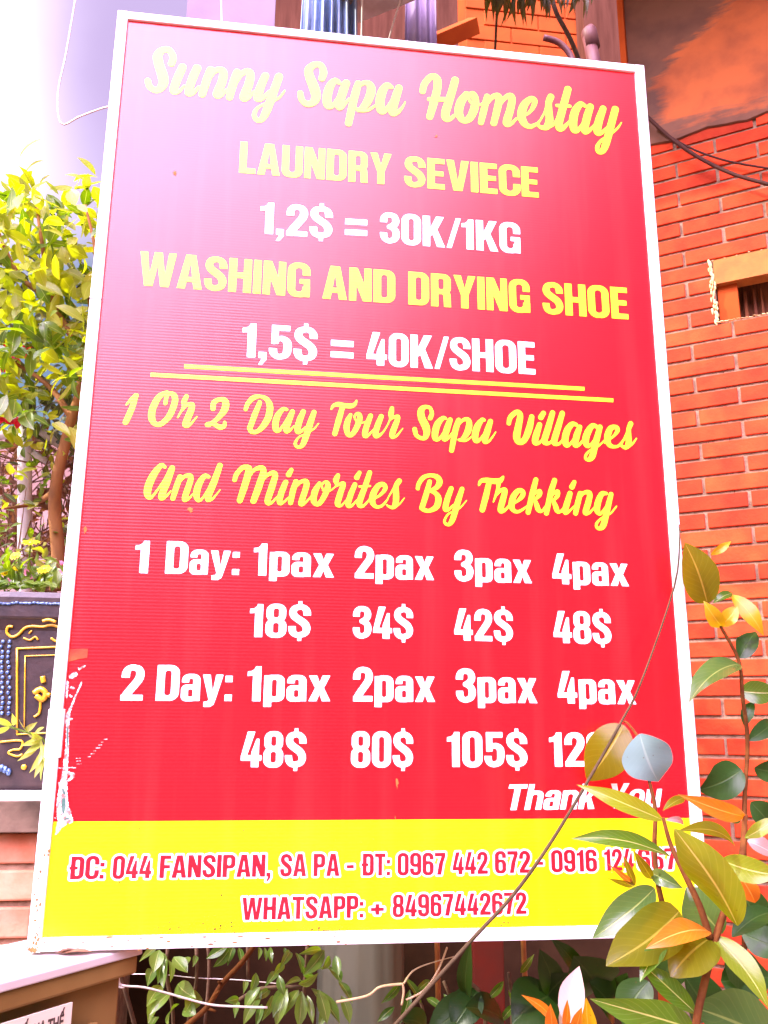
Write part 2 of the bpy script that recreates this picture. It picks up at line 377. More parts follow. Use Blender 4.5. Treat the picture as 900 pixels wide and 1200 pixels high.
M['wood'] = pmat('brown_window_wood', (0.14, 0.045, 0.022), 0.7, (0.24, 0.085, 0.03), 18, bump=0.15, stretch=(8, 8, 0.8), spec=0.1)
M['ochre'] = pmat('ochre_plaster', (0.44, 0.15, 0.022), 0.85, (0.36, 0.11, 0.018), 20, bump=0.3)
M['foam'] = pmat('ragged_filler', (0.62, 0.40, 0.15), 0.9, (0.74, 0.54, 0.26), 90, bump=0.6, bscale=150)
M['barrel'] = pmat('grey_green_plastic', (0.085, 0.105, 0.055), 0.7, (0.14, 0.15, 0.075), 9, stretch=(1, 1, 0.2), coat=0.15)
M['copper'] = pmat('rusty_rod', (0.48, 0.19, 0.05), 0.35, (0.3, 0.12, 0.04), 40, metal=0.5)
M['sheet'] = pmat('creased_sheet', (0.42, 0.28, 0.17), 0.6, (0.5, 0.35, 0.23), 18, bump=0.8, bscale=26)
M['soil'] = pmat('ground_soil', (0.10, 0.055, 0.03), 0.95, (0.16, 0.09, 0.05), 8, bump=0.6)
M['blue_cloth'] = pmat('blue_plastic', (0.10, 0.22, 0.46), 0.35, (0.40, 0.55, 0.74), 22, stretch=(6, 6, 0.15), coat=0.4, thr=(0.4, 0.6))
M['grey_cloth'] = pmat('mauve_cloth', (0.22, 0.16, 0.26), 0.8, (0.32, 0.25, 0.36), 12, stretch=(4, 4, 0.3))
M['grn'] = leafmat('leaf_green', (0.04, 0.105, 0.010), (0.085, 0.17, 0.014), 0.22, 0.42, coat=0.08)
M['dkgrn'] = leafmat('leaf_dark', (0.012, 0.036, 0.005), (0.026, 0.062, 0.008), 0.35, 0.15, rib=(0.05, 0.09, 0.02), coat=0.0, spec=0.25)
M['olive'] = leafmat('leaf_olive', (0.085, 0.100, 0.005), (0.145, 0.155, 0.008), 0.24, 0.52, rib=(0.34, 0.33, 0.06), coat=0.05, tint=(1, 0.95, 0.25), spec=0.35)
M['yel'] = leafmat('leaf_yellow', (0.34, 0.24, 0.004), (0.42, 0.30, 0.008), 0.35, 0.45, rib=(0.6, 0.5, 0.1), tint=(1, 0.9, 0.3))
M['yg'] = leafmat('leaf_yellow_green', (0.12, 0.20, 0.012), (0.21, 0.27, 0.02), 0.22, 0.5, rib=(0.55, 0.6, 0.2), coat=0.12)
M['org'] = leafmat('leaf_orange', (0.42, 0.10, 0.006), (0.42, 0.20, 0.012), 0.32, 0.35, rib=(0.7, 0.5, 0.12), coat=0.3, tint=(1, 0.7, 0.3))
M['grey'] = leafmat('leaf_grey_green', (0.036, 0.080, 0.016), (0.070, 0.125, 0.024), 0.22, 0.25, rib=(0.22, 0.28, 0.07), coat=0.08)
M['blue'] = leafmat('leaf_sky_reflection', (0.11, 0.20, 0.18), (0.16, 0.26, 0.23), 0.3, 0.08, rib=(0.26, 0.36, 0.30), coat=0.2)  # blue sky reflection painted into the leaf's base colour
M['pale'] = leafmat('leaf_pale', (0.42, 0.33, 0.33), (0.50, 0.38, 0.36), 0.3, 0.2, rib=(0.8, 0.62, 0.45), coat=0.4)
M['mauve'] = leafmat('leaf_mauve', (0.22, 0.13, 0.13), (0.30, 0.18, 0.14), 0.25, 0.15, rib=(0.5, 0.36, 0.3), coat=0.8)
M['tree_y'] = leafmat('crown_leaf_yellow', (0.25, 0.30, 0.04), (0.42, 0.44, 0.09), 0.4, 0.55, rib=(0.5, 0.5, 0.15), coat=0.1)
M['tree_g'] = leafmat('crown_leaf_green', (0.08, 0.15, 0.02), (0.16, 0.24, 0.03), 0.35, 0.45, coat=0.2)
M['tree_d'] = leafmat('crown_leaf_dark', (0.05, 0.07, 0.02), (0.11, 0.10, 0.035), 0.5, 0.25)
M['lance'] = leafmat('lance_leaf', (0.08, 0.17, 0.025), (0.18, 0.28, 0.04), 0.32, 0.35, coat=0.3)
M['var'] = leafmat('variegated_leaf', (0.32, 0.40, 0.06), (0.55, 0.58, 0.20), 0.35, 0.35, rib=(0.25, 0.35, 0.05))
M['palm'] = leafmat('palm_leaf', (0.10, 0.10, 0.025), (0.16, 0.14, 0.03), 0.45, 0.3)
M['petal_y'] = leafmat('yellow_petal', (0.75, 0.55, 0.008), (0.82, 0.66, 0.015), 0.5, 0.35, rib=(0.7, 0.45, 0.01))
M['petal_r'] = leafmat('red_petal', (0.60, 0.02, 0.06), (0.70, 0.06, 0.12), 0.5, 0.4, rib=(0.6, 0.1, 0.1), tint=(1, 0.6, 0.6))
M['petal_p'] = leafmat('pink_petal', (0.62, 0.30, 0.42), (0.72, 0.45, 0.55), 0.5, 0.35, rib=(0.7, 0.4, 0.5), tint=(1, 0.8, 0.9))

# ================================================================== LARGE STRUCTURE
g = MB(); g.add([(-150, -150, 0), (150, -150, 0), (150, 150, 0), (-150, 150, 0)], [(0, 1, 2, 3)])
tag(g.build('ground', M['soil']), kind='structure')

hl = MB(); vs = []; fs = []  # unseen ridge added behind the camera to darken the board's lower reflections
for i in range(61):
    a_ = math.radians(-180 + 180 * i / 60)
    for j, (r_, h_) in enumerate(((28, -.02), (45, 7), (80, 22), (130, 38), (135, -1))):
        k = 1 + .35 * noise.noise(Vector((i * .21, j * .7, 1.3))); vs.append((math.cos(a_) * r_, math.sin(a_) * r_, h_ * k if h_ > 0 else h_))
for i in range(60):
    for j in range(4): fs.append((i * 5 + j, i * 5 + j + 1, i * 5 + j + 6, i * 5 + j + 5))
hl.add(vs, fs); M['hill'] = pmat('unseen_hillside', (0.035, 0.05, 0.02), .95, (0.07, 0.08, 0.035), .3)
tag(hl.build('unseen_hills', M['hill'], smooth=True), kind='structure')

# ---- brick house wall on the right: runs away to the left behind the board
VPX = -1600.0
wd = ray(VPX, 772); wd = Vector((wd.x, wd.y, 0)).normalized()          # along the wall, towards the left and away
WP = at(850, 600, 2.6)
wn = Vector((-wd.y, wd.x, 0)); wn = wn if wn.dot(CAM - WP) > 0 else -wn  # faces the viewer
def wall_pt(px, py, off=0.0): return onPlane(px, py, WP + wn * off, wn)
def wall_sz(px, py):
    p = wall_pt(px, py); return (p - WP).dot(-wd), p.z                   # s grows to the right, along the wall
def W(s, z, off=0.0): return Vector((WP.x, WP.y, 0)) - wd * s + wn * off + Z_ * z
house = thing('brick_house', 'orange red brick house wall with peeling plaster band on the right of the board', 'house', W(0, 0))
CH = 0.0545; BL = 0.250; J = 0.0095
win_a = wall_sz(843, 386); win_top = wall_sz(843, 312)
S0, S1 = wall_sz(736, 60)[0] - 0.005, 1.6
z_top = wall_sz(880, 150)[1] + 0.03
z_ref = wall_sz(796, 583)[1]                        # a bed joint seen in the photograph
s_ref = wall_sz(829, 621)[0]                        # a head joint
WS0 = win_a[0]; WZ0 = z_ref + round((win_a[1] - z_ref) / CH) * CH + .002; WZ1 = z_ref + round((win_top[1] - z_ref) / CH) * CH - .002
mo = MB()
for a, b, c, d in ((S0, WS0, 0, z_top + 0.9), (WS0, S1, 0, WZ0), (WS0, S1, WZ1, z_top + 0.9)):
    vs = [W(a, c), W(b, c), W(b, d), W(a, d), W(a, c, -0.2), W(b, c, -0.2), W(b, d, -0.2), W(a, d, -0.2)]
    mo.add(vs, [(0, 1, 2, 3), (5, 4, 7, 6), (1, 5, 6, 2), (4, 0, 3, 7), (3, 2, 6, 7), (4, 5, 1, 0)])
bk = mo; rnd = random.Random(3)
row0 = int((0.6 - z_ref) / CH)
for r in range(row0, 60):
    zz = z_ref + r * CH
    if zz > z_top + 0.8: break
    off = s_ref + (BL / 2 if r % 2 else 0)
    k = int((S0 - off) / BL) - 1
    while True:
        a = off + k * BL + J / 2; b = a + BL - J; k += 1
        if a > S1: break
        if b < S0 + 0.02: continue
        a = max(a, S0 + .01); b = min(b, S1 - .01)
        z0_, z1_ = zz + J / 2, zz + CH - J / 2
        if z1_ > WZ0 + 0.002 and z0_ < WZ1 - 0.002:
            if b > WS0: b = WS0 - 0.004 - rnd.random() * 0.006
            if b - a < 0.02: continue
        j = lambda q=0.0012: rnd.uniform(-q, q)
        pr = 0.0065 + j(0.0012)
        c = (W(a, z0_) + W(b, z1_)) / 2 + wn * (pr / 2 - 0.002)
        tz = (Z_ + wd * j(0.004)).normalized()
        bk.box(c, -wd, wn, tz, (b - a) / 2 + j(), pr / 2 + 0.002, (z1_ - z0_) / 2 + j(0.0008), mi=1)
bk.build('wall', [M['mortar'], M['brick']], house, bevel=0.0022)
# plaster band above, bare plaster under flaking orange paint
pl_s0 = wall_sz(736, 60)[0]
def plaster_mat():
    mt = bpy.data.materials.new('peeling_plaster'); mt.use_nodes = True
    n = mt.node_tree; b = n.nodes['Principled BSDF']; L = n.links.new
    b.inputs['Roughness'].default_value = 0.8
    t = n.nodes.new('ShaderNodeTexCoord')
    def dot(v):
        d = n.nodes.new('ShaderNodeVectorMath'); d.operation = 'DOT_PRODUCT'; d.inputs[1].default_value = v; L(t.outputs['Object'], d.inputs[0]); return d.outputs['Value']
    def mad(a, k, c):
        d = n.nodes.new('ShaderNodeMath'); d.operation = 'MULTIPLY_ADD'; d.inputs[1].default_value = k
        L(a, d.inputs[0])
        if isinstance(c, float): d.inputs[2].default_value = c
        else: L(c, d.inputs[2])
        return d.outputs[0]
    z = n.nodes.new('ShaderNodeTexNoise'); z.inputs['Scale'].default_value = 5.5; z.inputs['Detail'].default_value = 9; z.inputs['Roughness'].default_value = 0.66
    mp = n.nodes.new('ShaderNodeMapping'); mp.inputs['Scale'].default_value = (0.55, 0.55, 2.2); L(t.outputs['Object'], mp.inputs[0]); L(mp.outputs[0], z.inputs['Vector'])
    su = mad(dot(-wd), 1.0, float(wd.dot(Vector((WP.x, WP.y, 0))) - pl_s0))     # metres from the corner
    zu = mad(dot(Z_), 1.0, float(-z_top))                                       # metres above the ragged edge
    e1 = mad(z.outputs[0], 0.34, mad(su, 1.0, -0.235))                           # strip along the corner
    e2 = mad(z.outputs[0], 0.34, mad(zu, 1.0, -0.195))                           # strip along the lower edge
    e3 = mad(z.outputs[0], 0.45, mad(su, 0.9, mad(zu, -1.0, -0.03)))           # flaked corner above
    mn = n.nodes.new('ShaderNodeMath'); mn.operation = 'MINIMUM'; L(e1, mn.inputs[0]); L(e2, mn.inputs[1])
    mn2 = n.nodes.new('ShaderNodeMath'); mn2.operation = 'MINIMUM'; L(mn.outputs[0], mn2.inputs[0]); L(e3, mn2.inputs[1])
    r = n.nodes.new('ShaderNodeValToRGB'); r.color_ramp.interpolation = 'LINEAR'
    e = r.color_ramp.elements; e[0].position = 0.0; e[1].position = 0.05
    e[0].color = (0.155, 0.062, 0.026, 1); e[1].color = (0.44, 0.10, 0.014, 1)
    L(mn2.outputs[0], r.inputs[0])
    z2 = n.nodes.new('ShaderNodeTexNoise'); z2.inputs['Scale'].default_value = 9; z2.inputs['Detail'].default_value = 8; L(t.outputs['Object'], z2.inputs['Vector'])
    mxx = n.nodes.new('ShaderNodeMix'); mxx.data_type = 'RGBA'; mxx.blend_type = 'MULTIPLY'; mxx.inputs[0].default_value = 0.75
    r2 = n.nodes.new('ShaderNodeValToRGB'); r2.color_ramp.elements[0].color = (0.45, 0.42, 0.42, 1); r2.color_ramp.elements[1].color = (1.1, 1.1, 1.1, 1); r2.color_ramp.elements[0].position = 0.3; r2.color_ramp.elements[1].position = 0.6
    L(z2.outputs[0], r2.inputs[0]); L(r.outputs[0], mxx.inputs[6]); L(r2.outputs[0], mxx.inputs[7]); L(mxx.outputs[2], b.inputs['Base Color'])
    bp = n.nodes.new('ShaderNodeBump'); bp.inputs['Strength'].default_value = 0.8; bp.inputs['Distance'].default_value = 0.006
    L(r.outputs[0], bp.inputs['Height']); L(bp.outputs[0], b.inputs['Normal'])
    return mt
pb = MB()
n_s = 60; vs = []; fs = []
for i in range(n_s + 1):
    s = pl_s0 + (S1 - pl_s0) * i / n_s
    zb = z_top + 0.012 * noise.noise(Vector((s * 9, 0, 0))) + 0.008 * noise.noise(Vector((s * 33, 2, 0)))
    for zz, off in ((zb + 0.010, 0.002), (zb, 0.008), (zb + 0.004, 0.014), (zb + 0.05, 0.018), (zb + 0.95, 0.018), (zb + 0.95, 0.002)):
        vs.append(W(s, zz, off))
for i in range(n_s):
    for k in range(5):
        a = i * 6 + k; fs.append((a, a + 6, a + 7, a + 1))
fs.append(tuple(range(6)))
fs.append(tuple(reversed(range(n_s * 6, n_s * 6 + 6))))
pb.add(vs, fs); pb.build('plaster_band', plaster_mat(), house)
cs = MB(); cs.box(W(pl_s0 - 0.011, z_top + 0.5, 0.021), -wd, wn, Z_, 0.01, 0.02, 0.47); cs.build('corner_strip', M['orange_paint'], house)
# balcony slab jutting out above, it shades the plaster and the upper courses
sl = MB(); sl.box(W((pl_s0 - 1.1 + S1) / 2, z_top + 1.08, 0.55), -wd, wn, Z_, (S1 - pl_s0 + 1.1) / 2, 0.55, 0.09); sl.build('balcony_slab', M['concrete'], house)
# little window: reveal, ochre lintel, ragged filler, wooden casement set back
wf = MB()
lz = wall_sz(850, 332)[1]
wf.box((W(WS0, lz) + W(S1, WZ1)) / 2 + wn * -0.02, -wd, wn, Z_, (S1 - WS0) / 2, 0.028, (WZ1 - lz) / 2)
window = wf.build('window', M['ochre'], house)
fm = MB()
ja = wall_sz(848, 350)[0]; jb = wall_sz(865, 350)[0]
fm.box((W(WS0 + 0.004, WZ0) + W(jb, lz)) / 2 + wn * -0.045, -wd, wn, Z_, (jb - WS0 - 0.004) / 2, 0.03, (lz - WZ0) / 2)
fm.build('window_frame', M['orange_paint'], window)
sh = MB()
sh.box((W(jb - .05, WZ0 - .05) + W(S1, lz + .08)) / 2 + wn * -0.12, -wd, wn, Z_, (S1 - jb) / 2 + .05, 0.012, (lz - WZ0) / 2 + .065)
for q, wdt in ((0.012, 0.010), (0.04, 0.008), (0.062, 0.006)):
    sh.box((W(jb + q, WZ0) + W(jb + q + wdt, lz)) / 2 + wn * -0.095, -wd, wn, Z_, wdt / 2, 0.013, (lz - WZ0) / 2)
sh.build('casement', M['wood'], window)
ff = MB(); rr = random.Random(5)
for i in range(46):
    u = i / 45
    s = WS0 + rr.uniform(-0.006, 0.002); zz = WZ0 + (WZ1 - WZ0) * u
    ff.ball(W(s - (0.012 * rr.random() ** 3), zz, 0.006), 0.003 + 0.003 * rr.random() ** 2, 0.003, 0.006 + 0.004 * rr.random(), 6)
for i in range(60):
    u = i / 59
    ff.ball(W(WS0 + (S1 - WS0) * u * 0.45, WZ0 + rr.uniform(-0.003, 0.002), 0.007), 0.007 + 0.004 * rr.random(), 0.003, 0.0015 + 0.0025 * rr.random() ** 2, 6)
    if i % 3 == 0: ff.ball(W(WS0 + (S1 - WS0) * u * 0.45, WZ1 + rr.uniform(-0.001, 0.003), 0.007), 0.004, 0.003, 0.002, 6)
ff.build('ragged_filler', M['foam'], window, smooth=True)

# cable hanging across the wall
cb = MB(); cb.tube(catmull([wall_pt(x, y, 0.05) for x, y in ((740, 118), (762, 140), (790, 165), (825, 188), (862, 205), (905, 217))]), 0.0065, 8)
tag(cb.build('hose', M['cable'], smooth=True), 'dark hose sagging across the brick wall under the peeling plaster', 'hose')
cb = MB(); cb.tube(catmull([wall_pt(x, y, 0.025) for x, y in ((770, 150), (806, 172), (850, 188), (905, 198))]), 0.0036, 8)
tag(cb.build('cable', M['cable'], smooth=True), 'thin cable just above the dark hose on the brick wall', 'cable')

# ---- orange annexe behind the top edge, with a dark post
ax_p = onY(640, 30, 2.1)
an = thing('orange_annexe', 'orange painted brick annexe seen above the top edge of the board', 'building', (ax_p.x, 2.1, 0))
def panel(px0, py0, px1, py1, Y, th, name, mat, par, bevel=0.0):
    a = onY(px0, py1, Y); b = onY(px1, py0, Y)
    q = MB(); q.abox((a.x, Y, a.z), (b.x, Y + th, b.z)); return q.build(name, mat, par, bevel=bevel)
ab_ = MB(); rb = random.Random(9)
a0, a1 = onY(553, 330, 2.1), onY(712, -120, 2.1)
ab_.abox((a0.x, 2.12, 0), (a1.x, 2.3, a1.z))
zc = a0.z - 0.3
ri = 0
while zc < a1.z:
    xx = a0.x - 0.05 + (0.14 if ri % 2 else 0)
    while xx < a1.x:
        x0 = max(xx, a0.x); x1 = min(xx + 0.272, a1.x)
        if x1 - x0 > 0.02: ab_.abox((x0, 2.112 + rb.uniform(-.001, .001), zc), (x1, 2.13, zc + 0.082))
        xx += 0.28
    zc += 0.09; ri += 1
ab_.build('wall', M['orange_paint'], an, bevel=0.003)
panel(702, -120, 737, 330, 2.0, 0.1, 'post', M['brown_wall'], an)
bm_ = MB()
p, q = onY(505, 58, 2.0), onY(556, 30, 2.0)
bm_.tube([p + Vector((-0.3, 0, -0.16)), q], 0.05, 4); bm_.build('beam', M['orange_paint'], an)

# ---- far house: wall painted lilac to imitate lens flare, brown timber porch
hs = thing('flare_tinted_house', 'house far behind the board top, its wall tinted lilac for lens flare', 'house', (0, 3.0, 0))
a, b = onY(168, 700, 3.0), onY(332, -200, 3.0)
q = MB(); q.abox((a.x, 3.0, 0), (b.x, 3.2, b.z)); q.build('wall', M['lilac'], hs)
q = MB(); q.abox((b.x + 0.002, 2.97, 0), (onY(565, 0, 3.0).x, 3.2, b.z)); q.build('timber_wall', M['brown_wall'], hs)
# brown wall low down at the far left, behind the railing
q = MB(); p0, p1 = onY(-160, 900, 2.5), onY(130, 512, 2.5); q.abox((p0.x, 2.5, 0), (p1.x, 2.62, p1.z))
M['mauve_wall'] = pmat('mauve_brown_render', (0.20, 0.115, 0.095), .9, (0.30, 0.19, 0.16), 6, bump=.3)
tag(q.build('boundary_wall', M['mauve_wall']), 'mauve brown boundary wall behind the white railing at the far left', 'wall')

# ---- low planter wall with a concrete cap on the left
PY = 0.55
capz1 = onY(20, 931, PY - 0.03).z; capz0 = onY(20, 973, PY - 0.03).z
xr = onY(112, 1150, PY).x
pw = thing('planter_wall', 'low orange brick planter wall with stained concrete cap on the left', 'wall', (-0.6, PY, 0))
q = MB(); q.abox((-1.6, PY - 0.03, capz0), (xr + .02, PY + 0.62, capz1)); q.build('cap', M['concrete'], pw, bevel=0.006)
q = MB(); q.abox((-1.6, PY - 0.036, capz0 - 0.004), (xr + .02, PY - 0.0305, capz1 - 0.012)); q.build('cap_face', M['stain'], pw, bevel=0.002)
q = MB(); q.abox((-1.6, PY + 0.01, 0), (xr, PY + 0.5, capz0 - 0.001)); rb = random.Random(4); zc = capz0 - 0.066; ri = 0
while zc > 0.5:
    xx = -1.6 + (0.1 if ri % 2 else 0)
    while xx < xr - 0.03:
        q.abox((xx, PY + rb.uniform(-0.003, 0.002), zc), (min(xx + 0.2, xr), PY + 0.02, zc + 0.056), mi=1); xx += 0.212
    zc -= 0.068; ri += 1
q.build('wall', [M['mortar'], M['brick_pale']], pw, bevel=0.004)

# ---- added wall closing the view below the board, shade painted into its colour
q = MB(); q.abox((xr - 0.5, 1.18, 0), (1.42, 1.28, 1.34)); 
tag(q.build('shade_wall', M['shade_toned']), 'added low wall coloured dark brown for the shade below the board', 'wall')
# ================================================================== CABINET under the left corner of the board
TZ = Z0 - 0.004
p1, p2 = onZ(0, 1152, TZ), onZ(133, 1117, TZ)
cd = (p2 - p1); cd.z = 0; cd.normalize(); cn_ = Vector((-cd.y, cd.x, 0))      # cn_: away from viewer
if cn_.y < 0: cn_ = -cn_
cab = thing('electrical_cabinet', 'brown electrical cabinet with pale lid and label under the board corner', 'cabinet', (p1.x, p1.y, 0))
c0 = p1 - cd * 0.55; LEN = (p2 - p1).length + 0.55 + 0.055
DEP = 0.17
def CB(s, d, z): return Vector((c0.x, c0.y, 0)) + cd * s + cn_ * d + Z_ * z
q = MB(); q.box(CB(LEN / 2, DEP / 2, TZ - 0.006), cd, cn_, Z_, LEN / 2, DEP / 2, 0.006); q.build('lid', M['cab_top'], cab, bevel=0.002)
q = MB(); q.box(CB(LEN / 2, DEP / 2 + .002, TZ - 0.025), cd, cn_, Z_, LEN / 2 - .003, DEP / 2 - .003, 0.0125); q.build('lid_edge', M['cabinet'], cab, bevel=0.004)
q = MB(); q.box(CB(LEN / 2, DEP / 2 + 0.012, (TZ - 0.04) / 2), cd, cn_, Z_, LEN / 2 - 0.015, DEP / 2 - 0.014, (TZ - 0.04) / 2)
q.box(CB(LEN / 2 - 0.02, 0.0105, (TZ - 0.085) / 2), cd, cn_, Z_, LEN / 2 - 0.045, 0.006, (TZ - 0.085) / 2)
q.build('body', M['cabinet'], cab, bevel=0.004)
fp = CB(0, 0.0045, 0)
def on_cab(px, py): 
    r_ = onPlane(px, py, fp, cn_); return (r_ - c0).dot(cd), r_.z
s1_, z1_ = on_cab(83, 1179)
q = MB(); q.box(CB(s1_ - 0.13, 0.003, z1_ - 0.045), cd, cn_, Z_, 0.13, 0.0015, 0.05)
plate = q.build('label_plate', M['plate'], cab)
tcu = bpy.data.curves.new('lettering', 'FONT'); tcu.body = 'PHÂN PHỐI HẠ THẾ'; tcu.size = 0.021; tcu.align_x = 'RIGHT'; tcu.offset = 0.0006; tcu.extrude = 0.0002
to = bpy.data.objects.new('lettering_tmp', tcu); COL.objects.link(to)
bpy.context.view_layer.update()
tme = bpy.data.meshes.new_from_object(to.evaluated_get(bpy.context.evaluated_depsgraph_get()))
bpy.data.objects.remove(to)
tme.transform(Matrix.Scale(0.62, 4, X_))
to = bpy.data.objects.new('lettering', tme); COL.objects.link(to); tme.materials.clear(); tme.materials.append(M['black'])
mm = Matrix.Identity(4)
up_ = Z_; nr = -cn_
pos = CB(s1_ - 0.012, 0.0012, z1_ - 0.0215)
for i in range(3): mm[i][0] = cd[i]; mm[i][1] = up_[i]; mm[i][2] = nr[i]; mm[i][3] = pos[i]
to.matrix_world = mm; bpy.context.view_layer.update()
to.parent = plate; to.matrix_parent_inverse = plate.matrix_world.inverted()

# ================================================================== THE BOARD
def sgn(px, py):
    p = onY(px, py, 0.0); return p.x, p.z
BW, BH, FR = 1.0, 1.5663, 0.0185
board = thing('signboard', 'tall red and yellow price board in a white metal frame, lettered in yellow and white', 'sign', (0.5, 0, Z0))
zb, zt = Z0, Z0 + BH
FD = 0.006
q = MB(); q.abox((0, -FD, zb), (FR, 0.014, zt)); q.build('frame_rail', M['alu'], board, bevel=0.0012)
q = MB(); q.abox((BW - FR, -FD, zb), (BW, 0.014, zt)); q.build('frame_rail', M['alu'], board, bevel=0.0012)
q = MB(); q.abox((FR + .0004, -FD + .0006, zt - FR * 0.86), (BW - FR - .0004, 0.013, zt)); q.build('frame_rail', M['alu'], board, bevel=0.0012)
q = MB(); q.abox((FR + .0004, -FD + .0006, zb + .001), (BW - FR - .0004, 0.013, zb + FR)); q.build('frame_rail', M['alu'], board, bevel=0.0012)
zy = (sgn(60, 963.3)[1] + sgn(812, 958)[1]) / 2
q = MB(); q.abox((FR - .004, -0.0005, zy), (BW - FR + .004, 0.006, zt - .006)); q.build('banner', M['red'], board)
q = MB(); q.abox((FR - .004, -0.0006, zb + .006), (BW - FR + .004, 0.006, zy - .0002)); q.build('footer_panel', M['yellow'], board)
q = MB(); q.abox((FR * 0.5, 0.0065, zb + .01), (BW - FR * 0.5, 0.010, zt - .01)); q.build('backing', M['steel'], board)
for xx in (0.30, 0.70):
    q = MB(); q.abox((xx - .012, 0.0142, zb + .01), (xx + .012, 0.034, zt - .01)); q.build('brace', M['steel'], board)
for xx in (0.12, 0.70):
    q = MB(); q.tube([(xx, .03, 1.75), (xx, PY + .05, capz1 + .002)], .011, 8); q.build('rear_stay', M['steel'], board)
# wrapped film on the left rail, joint line and rust spots
def strip_on_rail(px0, py0, px1, py1):
    a = sgn(px0, py0); b = sgn(px1, py1); return a, b
za, zb_ = sgn(60, 831)[1], sgn(55, 888)[1]
q = MB(); q.abox((-0.0016, -FD - .0016, zb_), (FR + .0035, 0.0152, za)); q.build('wrapped_tape', M['alu'], board, bevel=0.0015)
zj = sgn(112, 352)[1]
q = MB(); q.abox((-.0003, -FD - .0003, zj - .0006), (FR + .0003, 0.01, zj + .0006)); q.build('rail_joint', M['black'], board)
q = MB(); rr = random.Random(11)
for i in range(60):
    zz = zb + 0.003 + 0.13 * rr.random() ** 2.6; x = rr.uniform(0.001, FR - .001)
    r_ = 0.0005 + 0.0014 * rr.random(); q.ball((x, -FD - .0001, zz), r_, 0.0004, r_ * rr.uniform(.6, 2), 6)
for i in range(34):
    x = rr.uniform(FR, 0.45); r_ = 0.0006 + 0.0014 * rr.random()
    q.ball((x, -FD - .0001 + .0006, zb + FR * rr.random()), r_ * rr.uniform(1, 3), 0.0004, r_ * .7, 6)
tag(q.build('rust_spot', M['rust'], board), kind='stuff')

# ---- dirt along the foot of the yellow panel
q = MB(); rr = random.Random(12)
for (px, py, n_, sx, sz) in ((262, 1085, 60, 0.05, 0.010), (205, 1088, 18, 0.04, 0.006), (380, 1089, 60, 0.06, 0.004), (585, 1082, 26, 0.03, 0.004), (500, 1090, 40, 0.25, 0.002), (150, 1096, 18, .08, .002)):
    x0, z0 = sgn(px, py)
    for i in range(n_):
        r_ = 0.0004 + 0.0008 * rr.random() ** 2
        q.ball((x0 + rr.gauss(0, sx * .5), -0.0008, max(zb + FR + .0012, z0 + rr.gauss(0, sz * .6))), r_ * rr.uniform(1, 2.2), 0.0003, r_, 5)
for i in range(60):
    px, py = rr.uniform(70, 700), rr.uniform(970, 1080); x0, z0 = sgn(px, py); r_ = 0.0004 + 0.0011 * rr.random() ** 3
    q.ball((x0, -0.0008, z0), r_, .0003, r_, 5)
tag(q.build('dirt', M['grime'], board), kind='stuff')

# ---- flat shapes on the board from ragged outlines
def flat(name, loops, mat, off, parent, th=0.0):
    cu = bpy.data.curves.new(name, 'CURVE'); cu.dimensions = '2D'; cu.fill_mode = 'BOTH'
    for lp in loops:
        sp = cu.splines.new('POLY'); sp.points.add(len(lp) - 1)
        for p, c in zip(sp.points, lp): p.co = (c[0], c[1], 0, 1)
        sp.use_cyclic_u = True
    ob = bpy.data.objects.new(name + '_tmp', cu); COL.objects.link(ob)
    bpy.context.view_layer.update()
    me = bpy.data.meshes.new_from_object(ob.evaluated_get(bpy.context.evaluated_depsgraph_get()))
    bpy.data.objects.remove(ob); bpy.data.curves.remove(cu)
    me.transform(Matrix(((1, 0, 0, 0), (0, 0, -1, -off), (0, 1, 0, 0), (0, 0, 0, 1))))
    me.materials.clear(); me.materials.append(mat); me.name = name
    o = bpy.data.objects.new(name, me); COL.objects.link(o)
    o.parent = parent; o.matrix_parent_inverse = parent.matrix_world.inverted()
    return o
def ragged(pts, amp=0.0012, sub=5, seed=0):
    rr = random.Random(seed); out = []
    P = [sgn(*p) for p in pts]
    for i in range(len(P)):
        a, b = P[i], P[(i + 1) % len(P)]
        for k in range(sub):
            t = k / sub; out.append((a[0] + (b[0] - a[0]) * t + rr.gauss(0, amp), a[1] + (b[1] - a[1]) * t + rr.gauss(0, amp)))
    return out
T = lambda x, y: (40 + x / 5.45, 760 + y / 5.45)
flat('tape', [ragged([T(200, 5), T(345, 0), T(340, 60), T(260, 75), T(195, 90), T(175, 230), T(160, 230), T(185, 90)], .0003, 3, 1)], M['tape'], 0.0012, board)
T2 = lambda x, y: (60 + x / 4 - 60, 640 + y / 4)
def tear_shape(name, strokes, mat, off, amp=0.0013, seed=0):
    fs = []; us = []; vs_ = []
    for stt in strokes:
        P = []
        for x, y, w in stt:
            u, v = sgn(*T(x, y)); P.append((u, v, w / 5.45 / 760)); us.append(u); vs_.append(v)
        fs.append(St(P, 4))
    xs = np.arange(min(us) - .012, max(us) + .012, .0005); ys = np.arange(min(vs_) - .012, max(vs_) + .012, .0005)
    X, Y = np.meshgrid(xs, ys); F = np.minimum.reduce([f(X, Y) for f in fs])
    N = np.array([[noise.noise(Vector((x * 420, y * 420, seed))) + .7 * noise.noise(Vector((x * 1100, y * 700, seed + 5))) for x in xs] for y in ys])
    F = F + N * amp
    flat(name, [simplify(lp, .0001) for lp in contours(F, xs, ys)], mat, off, board)
sc_l = []
rr = random.Random(21)
